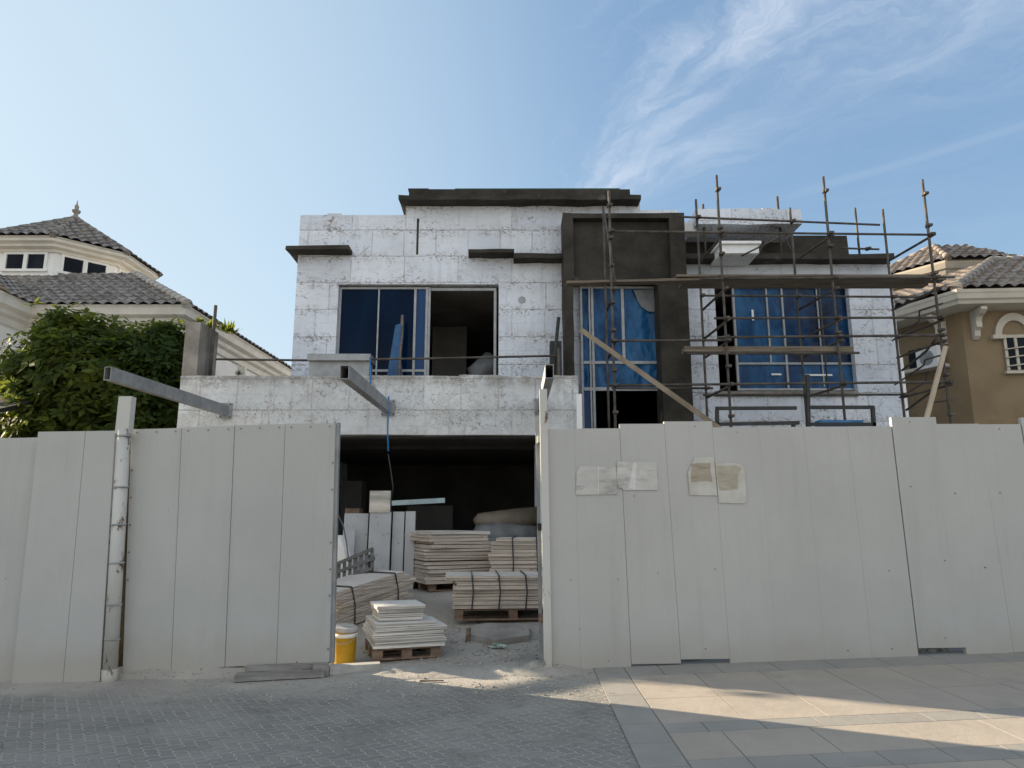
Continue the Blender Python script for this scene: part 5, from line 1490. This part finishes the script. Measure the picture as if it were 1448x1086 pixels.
# right strapped bundle on its pallet
ra, rb_ = G(642, 886), G(757, 881)
yw = math.atan2(rb_.y - ra.y, rb_.x - ra.x)
wS = 1.7
Ms = frame_at(ra, yw) @ Matrix.Translation((wS / 2 - .03, 0.42, 0)); Ms.translation.z = hz(ra.x + .4, ra.y + .3) + 0.015
pallet(Ms, wS * 0.96, 0.8, "brown pallet carrying the wide strapped bundle beside the right gate jamb", 0.15)
bundle('board_bundle', Ms, wS, 0.84, [(0.0, 0.05, 1.0), (0.01, 0.05, 1.0), (0.0, 0.05, 1.0), (0.0, 0.045, .99), (0.02, 0.05, .98), (0.0, 0.055, 1.0), (0.03, 0.06, .98), (-0.06, 0.07, 1.04)],
       "wide strapped bundle of pale boards on a pallet beside the right gate jamb", [-wS * .34, -wS * .12, wS * .1], M_BOARD, 0.155)
# rear right bundle
rc = G(690, 838)
Mb = frame_at(rc, rad(-4)) @ Matrix.Translation((0.75, 0.45, 0)); Mb.translation.z = hz(rc.x + .5, rc.y + .3) + .01
bundle('board_bundle', Mb, 1.5, 0.9, [(0.0 + .03 * math.sin(i * 1.3), 0.058, 1.0 - 0.004 * i) for i in range(13)] + [(0.06, 0.06, .9)],
       "tall strapped bundle of pale boards behind the wide strapped one, right of the garage mouth", [-0.35, 0.05], M_BOARD, 0.0, .02)
# left bundle lying lengthwise behind the gate leaf edge
la, lb = G(484, 893), G(590, 852)
yl = math.atan2(lb.y - la.y, lb.x - la.x)
Ll = (lb - la).length * 1.0
Ml = frame_at(la, yl) @ Matrix.Translation((Ll / 2 - .1, 0.38, 0)); Ml.translation.z = hz((la.x + lb.x) / 2, (la.y + lb.y) / 2) + .005
Ml = Ml @ Matrix.Rotation(-math.atan2(hz(lb.x, lb.y) - hz(la.x, la.y), Ll), 4, 'Y')
bundle('board_bundle', Ml, Ll, 0.74, [(-.04, 0.07, .95), (0.03, 0.06, .98), (-.05, 0.07, .94), (0.05, 0.08, 1.0), (0.09, 0.06, 1.0), (0.0, 0.09, .97), (-.05, .06, .9)],
       "strapped bundle of long pale boards running back behind the gate leaf edge", [-Ll * .3, Ll * .27], M_BOARD, 0.01, .03)

# yellow bucket with crooked white lid
q = G(487, 939)
bk = thing('bucket', q, "yellow plastic bucket with a loose dusty lid beside the gate leaf", 'bucket')
mb = MB(); mb.lathe(q, [(0.112, 0.0), (0.118, 0.02), (0.132, 0.36), (0.14, 0.365), (0.14, 0.385), (0.128, 0.385), (0.12, 0.3)], 24); mb.build('body', M_YEL, bk)
mb = MB(); mb.lathe((0, 0, 0), [(0.146, 0.0), (0.15, 0.012), (0.15, 0.04), (0.13, 0.05), (0.125, 0.044)], 24)
Mx = Matrix.Translation(q + Vector((-0.01, -0.01, 0.375))) @ Matrix.Rotation(rad(6), 4, 'Y') @ Matrix.Rotation(rad(5), 4, 'X')
for v in mb.bm.verts: v.co = Mx @ v.co
mb.build('lid', M_LID, bk)
mb = MB(); mb.lathe(q, [(0.1335, 0.30), (0.1355, 0.345)], 24); mb.build('label_band', M_WPAINT, bk)
mb = MB(); mb.path([q + Vector((0.135 * math.cos(a), -0.05 + 0.145 * math.sin(a) * -0.8, 0.335 - 0.09 * math.sin(a))) for a in [math.pi * i / 10 for i in range(11)]], 0.004, 6); mb.build('handle', M_STEEL, bk)

# timbers at the foot of the leaf
def timber(pa, pb, w, h, label, mat=M_CONCL, lift=0.0):
    a, b = G(*pa), G(*pb)
    mb = MB(); mb.bar(a + Vector((0, 0, h / 2 + lift + .01)), b + Vector((0, 0, h / 2 + lift + .01)), w, h).bevel(0.008).jitter(0.005)
    mb.build('timber', mat, label=label, cat='timber')
M_GREYW = simple("grey_weathered_timber", (0.16, 0.15, 0.135), (0.27, 0.255, 0.235), 3, 0.9, 0.005, stretch=(0.5, 6, 6), speck=(0.1, 0.09, 0.08))
timber((333, 964), (459, 957), 0.17, 0.06, "long grey weathered plank lying along the foot of the gate leaf", M_GREYW)
timber((346, 960), (452, 954), 0.08, 0.05, "narrow grey batten resting on the long plank at the gate leaf foot", M_GREYW, 0.065)
timber((441, 957), (463, 955), 0.2, 0.12, "short dark timber offcut at the right foot of the gate leaf", M_GREYW)
timber((466, 955), (537, 950), 0.13, 0.09, "pale grey squared timber lying in front of the yellow bucket", simple("pale_grey_timber", (0.3, 0.29, 0.265), (0.4, 0.385, 0.35), 4, .9, .004, stretch=(.5, 5, 5)))
# concrete slab piece and bits
def chunk(pts_px, h, label, name='concrete_slab', cat='slab', mat=M_CONCL, tilt=0.0, jit=0.01):
    mb = MB(); pts = [G(*p) for p in pts_px]
    z = sum(p.z for p in pts) / len(pts)
    mb.prism([Vector((p.x, p.y, p.z - .02 + tilt * i)) for i, p in enumerate(pts)], (0, 0, h)); mb.bevel(0.012, 1).jitter(jit)
    mb.build(name, mat, label=label, cat=cat)
chunk([(664, 905), (700, 914), (748, 907), (747, 892), (690, 889), (672, 893)], 0.1, "broken grey concrete slab lying in front of the strapped bundle pallet")
chunk([(737, 950), (760, 947), (757, 932), (735, 935)], 0.09, "pale concrete block half buried in sand at the right gate post", 'concrete_block', 'block')
mb = MB(); q = G(661, 908); mb.tube(q, q + Vector((0.01, 0, 0.17)), 0.035, 8, 0.03).jitter(0.008); mb.build('timber_stub', M_PALLET, label="short brown timber stub upright beside the broken concrete slab", cat='stub')
chunk([(640, 893), (648, 895), (650, 890), (643, 889)], 0.04, "small pale rubble lump left of the broken slab", 'rubble_lump', 'rubble')
mb = MB(); q = G(704, 917)
for k in range(5):
    M = Matrix.Translation(q + Vector((random.uniform(-.06, .06), random.uniform(-.03, .03), .02 + .008 * k))) @ Matrix.Rotation(random.random() * 6, 4, 'Z') @ Matrix.Rotation(random.uniform(-.6, .6), 4, 'X')
    mb.box(-.05, .05, -.03, .03, -.003, .003, M)
mb.build('crumpled_litter', simple("pale_green_litter", (0.25, 0.42, 0.3), (0.55, 0.6, 0.55), 20, .6), label="crumpled pale green litter on the sand by the broken slab", cat='litter')
for (px, py, L, lab) in ((610, 966, .12, "thin dark offcut lying on the dusty ground before the gate"), (553, 948, .05, "tiny white scrap on the dusty yard ground before the board pile"), (741, 950, .1, "dark twig on the sand near the right gate post")):
    q = G(px, py); mb = MB(); a = random.uniform(-.4, .4)
    mb.bar(q + Vector((-L, 0, .018)), q + Vector((L, L * a, .02)), 0.025, 0.012).jitter(0.003); mb.build('scrap', M_FOAM if 'white' in lab else M_PLANK, label=lab, cat='scrap')

# grey slotted plastic crate side leaning behind the left bundle
gp0, gp1 = G(474, 852), G(528, 838)
zt0 = P(474, 800, gp0.y).z
ck = thing('slotted_rack', gp0, "dark grey slotted plastic rack lying tilted behind the left board bundle", 'rack')
yb = 11.3
def s_at_y(px, py): return P(px, py, yb)
for (a, b, y) in (((470, 800), (527, 776), 0), ((470, 826), (528, 803), -.06), ((470, 812), (530, 789), -.03)):
    mb = MB(); mb.bar(s_at_y(*a) + Vector((0, y, 0)), s_at_y(*b) + Vector((0, y, 0)), 0.1, 0.05).bevel(.004); mb.build('rail', M_GREYPL, ck)
for k in range(8):
    u = k / 7
    a, b = s_at_y(471 + 55 * u, 799 - 23 * u), s_at_y(472 + 55 * u, 826 - 23 * u)
    mb = MB(); mb.bar(a + Vector((0, .02, 0)), b + Vector((0, -.05, 0)), 0.05, 0.04).bevel(.003); mb.build('rung', M_GREYPL, ck)
for k in (0, 1):
    a = s_at_y(474 + 50 * k, 812 - 20 * k); mb = MB(); mb.bar((a.x, a.y + .05, hz(a.x, a.y)), a + Vector((0, .05, .08)), .08, .06); mb.build('leg', M_GREYPL, ck)

# white panels standing in the garage mouth
def standing(px0, py0, px1, Y, th, label, mat=M_WPAINT, lean=0.0, bevel=.006):
    x0, x1, _, z1 = R(px0, py0, px1, py0 + 60, Y)
    z0 = hz((x0 + x1) / 2, Y)
    mb = MB(); mb.hexa([Vector(v) for v in ((x0, Y - lean, z0), (x1, Y - lean, z0), (x1, Y + th - lean, z0), (x0, Y + th - lean, z0), (x0, Y, z1), (x1, Y, z1), (x1, Y + th, z1), (x0, Y + th, z1))]).bevel(bevel)
    mb.build('upright_panel', mat, label=label, cat='panel', group='white panels standing in the garage mouth')
SP = simple("grey_white_panel", (0.36, 0.37, 0.385), (0.43, 0.44, 0.455), 2, .6, .002, speck=(.2, .2, .2))
standing(486, 726, 520, 12.75, .08, "widest upright grey-white panel, leftmost in the garage mouth", SP, .1)
standing(522, 724, 552, 12.6, .07, "upright grey-white panel below the shiny metal cap", SP, .08)
standing(555, 723.5, 571, 12.7, .07, "narrow upright grey-white panel right of the metal capped one", SP, .06)
standing(573, 723, 586.5, 12.72, .09, "narrowest upright grey-white panel, rightmost of the row", SP, .05)
standing(484, 749, 501, 12.55, .05, "short low panel leaning before the widest upright panel", SP, .1)
x0, x1, z0, z1 = R(522.5, 694, 552, 724, 12.58)
mb = MB(); mb.box(x0, x1, 12.58, 12.69, z0 - .01, z1).bevel(.01); mb.build('sheet_metal_hood', simple("shiny_sheet_metal", (0.2, 0.21, 0.21), (0.5, 0.51, 0.5), 2.5, .3, 0, .6, stretch=(.3, .3, 2)), label="shiny folded sheet metal cap on top of an upright panel", cat='sheet metal')
mb = MB(); mb.bar(P(554, 711.5, 12.66), P(629, 707.5, 12.78), .09, .085).bevel(.004); mb.build('metal_stud', simple("pale_blue_steel", (0.22, 0.3, 0.33), (0.3, 0.38, 0.4), 5, .45, 0, .3), label="pale blue-grey steel channel laid across the panels in the garage", cat='channel')
mb = MB(); pts = [P(p[0], p[1], 11.9) for p in ((468, 830), (474, 757), (479, 757), (486, 775), (492, 800), (494, 830))]
mb.prism(pts, (0.05, .12, 0)); mb.build('white_offcut', M_FOAM, label="bright white offcut leaning behind the gate leaf edge", cat='offcut')
mb = MB(); mb.path([P(478, 728, 12.2), P(486, 745, 12.0), P(491, 775, 11.9), P(494, 800, 11.85)], .012, 6); mb.build('grey_hose', M_GREYPL, label="thin grey hose curving behind the gate leaf edge", cat='hose')

# tarpaulin rolls further in
def roll(pts, rs, mat, label, name, sy=1.0):
    mb = MB(); mb.path(pts, rs, 16)
    for v in mb.bm.verts: v.co += Vector((0, 0, .03)) * mnoise.noise(v.co * 3.5)
    mb.build(name, mat, label=label, cat='roll')
roll([P(670, 739, 13.9), P(676, 737, 13.9), P(700, 737, 13.9), P(735, 734, 14.0), P(800, 728, 14.1)], [.05, .15, .19, .2, .19], M_TARPB, "brown rolled tarpaulin lying on top of the heap in the garage", 'tarpaulin_roll')
roll([P(668, 762, 13.7), P(676, 757, 13.7), P(700, 755, 13.7), P(740, 757, 13.8), P(800, 760, 13.9)], [.06, .2, .23, .2, .2], M_TARP, "grey slumped tarpaulin roll below the brown one in the garage", 'tarpaulin_roll')
r = R(640, 768, 810, 850, 13.6); mb = MB(); mb.box(r[0], r[1], 13.4, 14.4, .45, r[3] + .1).bevel(.04, 2).jitter(.02); mb.build('cement_sacks', M_TARP, label="grey covered heap under the tarpaulin rolls in the garage", cat='heap')
# dim things inside the garage
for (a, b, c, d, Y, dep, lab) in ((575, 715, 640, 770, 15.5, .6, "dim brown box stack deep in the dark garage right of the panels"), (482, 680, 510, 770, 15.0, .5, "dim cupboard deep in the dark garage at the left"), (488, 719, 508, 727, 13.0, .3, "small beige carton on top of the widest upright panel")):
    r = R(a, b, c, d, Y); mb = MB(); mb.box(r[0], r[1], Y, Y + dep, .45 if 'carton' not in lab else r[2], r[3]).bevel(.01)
    mb.build('carton', M_PALLET if 'carton' in lab else M_DARKIN, label=lab, cat='box')  # box stack and cupboard get the colour with garage shade painted in

# ================================================================== SKY AND SUN
SUN_EL, SUN_AZ = rad(16.9), Vector((-0.8725, 0.4886))   # direction TO the sun
w = bpy.data.worlds.new("World"); SC.world = w; w.use_nodes = True
nt = w.node_tree; nt.nodes.clear()
out = nt.nodes.new('ShaderNodeOutputWorld'); bg = nt.nodes.new('ShaderNodeBackground')
sky = nt.nodes.new('ShaderNodeTexSky'); sky.sky_type = 'NISHITA'; sky.sun_disc = False
sky.sun_elevation = SUN_EL
sky.sun_rotation = math.atan2(SUN_AZ.x, SUN_AZ.y)
sky.air_density = 1.0; sky.dust_density = 1.2; sky.ozone_density = 1.6
class WT:
    pass
def wn(typ, ins=None, **props):
    d = nt.nodes.new(typ)
    for k, v in props.items(): setattr(d, k, v)
    for k, v in (ins or {}).items():
        if isinstance(v, bpy.types.NodeSocket): nt.links.new(v, d.inputs[k])
        else: d.inputs[k].default_value = v
    return d
def wm(op, a, b=None, clamp=False):
    ins = {0: a}
    if b is not None: ins[1] = b
    return wn('ShaderNodeMath', ins, operation=op, use_clamp=clamp).outputs[0]
def wss(v, a, b, lo=0., hi=1.): return wn('ShaderNodeMapRange', {0: v, 1: a, 2: b, 3: lo, 4: hi}, interpolation_type='SMOOTHSTEP').outputs[0]
tc = wn('ShaderNodeTexCoord').outputs['Generated']
sep = wn('ShaderNodeSeparateXYZ', {0: tc}).outputs
zc = wm('MAXIMUM', sep[2], 0.03)
u, v = wm('DIVIDE', sep[0], zc), wm('DIVIDE', sep[1], zc)
# streak frame on the cloud layer, from the sky points seen in the photo
def lay(px, py):
    d = ray(px, py); return Vector((d.x / d.z, d.y / d.z))
o_ = lay(775, 330)
du, dv = wm('SUBTRACT', u, o_.x), wm('SUBTRACT', v, o_.y)
rr_ = wm('SQRT', wm('ADD', wm('MULTIPLY', du, du), wm('MULTIPLY', dv, dv)))
ang = wm('ARCTAN2', du, wm('MULTIPLY', dv, -1.0))     # 0 = towards the zenith, grows to the right
acr = ang
wig = wn('ShaderNodeTexNoise', {'Vector': wn('ShaderNodeCombineXYZ', {0: u, 1: v, 2: 1.0}).outputs[0], 'Scale': 2.4, 'Detail': 5.0, 'Roughness': 0.6}).outputs['Fac']
ang2 = wm('ADD', ang, wm('MULTIPLY', wm('SUBTRACT', wig, 0.5), 0.42))
pv_ = wn('ShaderNodeCombineXYZ', {0: wm('MULTIPLY', rr_, 1.5), 1: wm('MULTIPLY', ang2, 4.2), 2: 0.0}).outputs[0]
n1 = wn('ShaderNodeTexNoise', {'Vector': pv_, 'Scale': 1.7, 'Detail': 10.0, 'Roughness': 0.66, 'Distortion': 0.7}).outputs['Fac']
n2 = wn('ShaderNodeTexNoise', {'Vector': wn('ShaderNodeCombineXYZ', {0: u, 1: v, 2: 3.0}).outputs[0], 'Scale': 2.2, 'Detail': 4.0, 'Roughness': 0.55}).outputs['Fac']
edge = wss(wm('ADD', ang, wm('MULTIPLY', wm('SUBTRACT', n1, 0.5), 0.5)), 0.02, 0.4)
fade = wss(ang, 0.3, 1.0, 1.0, 0.1)
cl = wm('MULTIPLY', wm('ADD', wm('MULTIPLY', wss(n1, 0.34, 0.72), wss(n2, 0.25, 0.62, 0.25, 0.75)), wss(n2, 0.3, 0.75, 0.12, 0.34)), wm('MULTIPLY', edge, fade))
# one long thin streak low on the right
st_a, st_b = lay(1085, 287), lay(1448, 178)
sd_w = (st_b - st_a).normalized(); sn_w = Vector((-sd_w.y, sd_w.x))
dist = wm('SUBTRACT', wm('ADD', wm('MULTIPLY', u, sn_w.x), wm('MULTIPLY', v, sn_w.y)), st_a.dot(sn_w))
dist = wm('ADD', dist, wm('MULTIPLY', wm('SUBTRACT', wig, 0.5), 0.05))
alo = wm('SUBTRACT', wm('ADD', wm('MULTIPLY', u, sd_w.x), wm('MULTIPLY', v, sd_w.y)), st_a.dot(sd_w))
stk = wm('MULTIPLY', wss(wm('ABSOLUTE', dist), 0.0, 0.06, 1.0, 0.0), wm('MULTIPLY', wss(alo, -0.1, 0.2), wss(n1, 0.25, 0.6, 0.3, 1.0)))
cl = wm('MAXIMUM', cl, wm('MULTIPLY', stk, 0.2))
CL_AMT = 0.72
cl = wm('MULTIPLY', cl, CL_AMT)
def wv(op, a, b):
    return wn('ShaderNodeVectorMath', {0: a, 1: b}, operation=op).outputs[0]
# hazy air: the glow round the sun levels off
hs = wv('DIVIDE', wv('MULTIPLY', sky.outputs[0], (1.66, 2.03, 2.44)), wv('ADD', wv('MULTIPLY', sky.outputs[0], (0.385, 0.385, 0.385)), (1.0, 1.0, 1.0)))
# pale dust haze, thickest towards the sun and low down
sdot = wn('ShaderNodeVectorMath', {0: tc, 1: (SUN_AZ.x * math.cos(SUN_EL), SUN_AZ.y * math.cos(SUN_EL), math.sin(SUN_EL))}, operation='DOT_PRODUCT').outputs['Value']
hz_f = wm('ADD', wm('MULTIPLY', wss(sdot, 0.32, 0.95), 0.58), wm('MULTIPLY', wss(sep[2], 0.42, 0.05), 0.18), clamp=True)
mh = wn('ShaderNodeMix', data_type='RGBA'); nt.links.new(hz_f, mh.inputs[0]); nt.links.new(hs, mh.inputs[6]); mh.inputs[7].default_value = (3.5, 4.3, 4.75, 1)
hs = mh.outputs[2]
# thin bright veil of fill light added to the unseen sky behind the viewer
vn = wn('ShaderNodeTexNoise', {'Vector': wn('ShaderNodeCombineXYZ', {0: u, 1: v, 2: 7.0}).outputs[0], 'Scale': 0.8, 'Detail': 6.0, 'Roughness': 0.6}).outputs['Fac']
fill_veil = wm('MULTIPLY', wss(sep[1], 0.15, -0.55), wss(vn, 0.3, 0.6, 0.35, 1.0))
FILL_AMT = 0.38
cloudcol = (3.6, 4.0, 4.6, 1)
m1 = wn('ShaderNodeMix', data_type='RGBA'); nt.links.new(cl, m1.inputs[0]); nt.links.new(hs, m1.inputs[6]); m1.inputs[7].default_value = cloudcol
m2 = wn('ShaderNodeMix', data_type='RGBA'); nt.links.new(wm('MULTIPLY', fill_veil, FILL_AMT), m2.inputs[0]); nt.links.new(m1.outputs[2], m2.inputs[6]); m2.inputs[7].default_value = (12.0, 11.5, 10.6, 1)
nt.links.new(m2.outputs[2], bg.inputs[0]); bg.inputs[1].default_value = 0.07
nt.links.new(bg.outputs[0], out.inputs[0])

sl = bpy.data.lights.new("sun", 'SUN'); sl.energy = 5.0; sl.angle = rad(0.5); sl.color = (1.0, 0.83, 0.62)
so = bpy.data.objects.new("sun", sl); C.objects.link(so)
to = Vector((SUN_AZ.x * math.cos(SUN_EL), SUN_AZ.y * math.cos(SUN_EL), math.sin(SUN_EL)))
so.rotation_euler = to.to_track_quat('Z', 'Y').to_euler()
so.location = (-20, 20, 15)
vs = SC.view_settings
vs.view_transform = 'Standard'; vs.look = 'None'; vs.exposure = 1.53; vs.gamma = 1.0; vs.use_curve_mapping = False
SC.cycles.max_bounces = 8
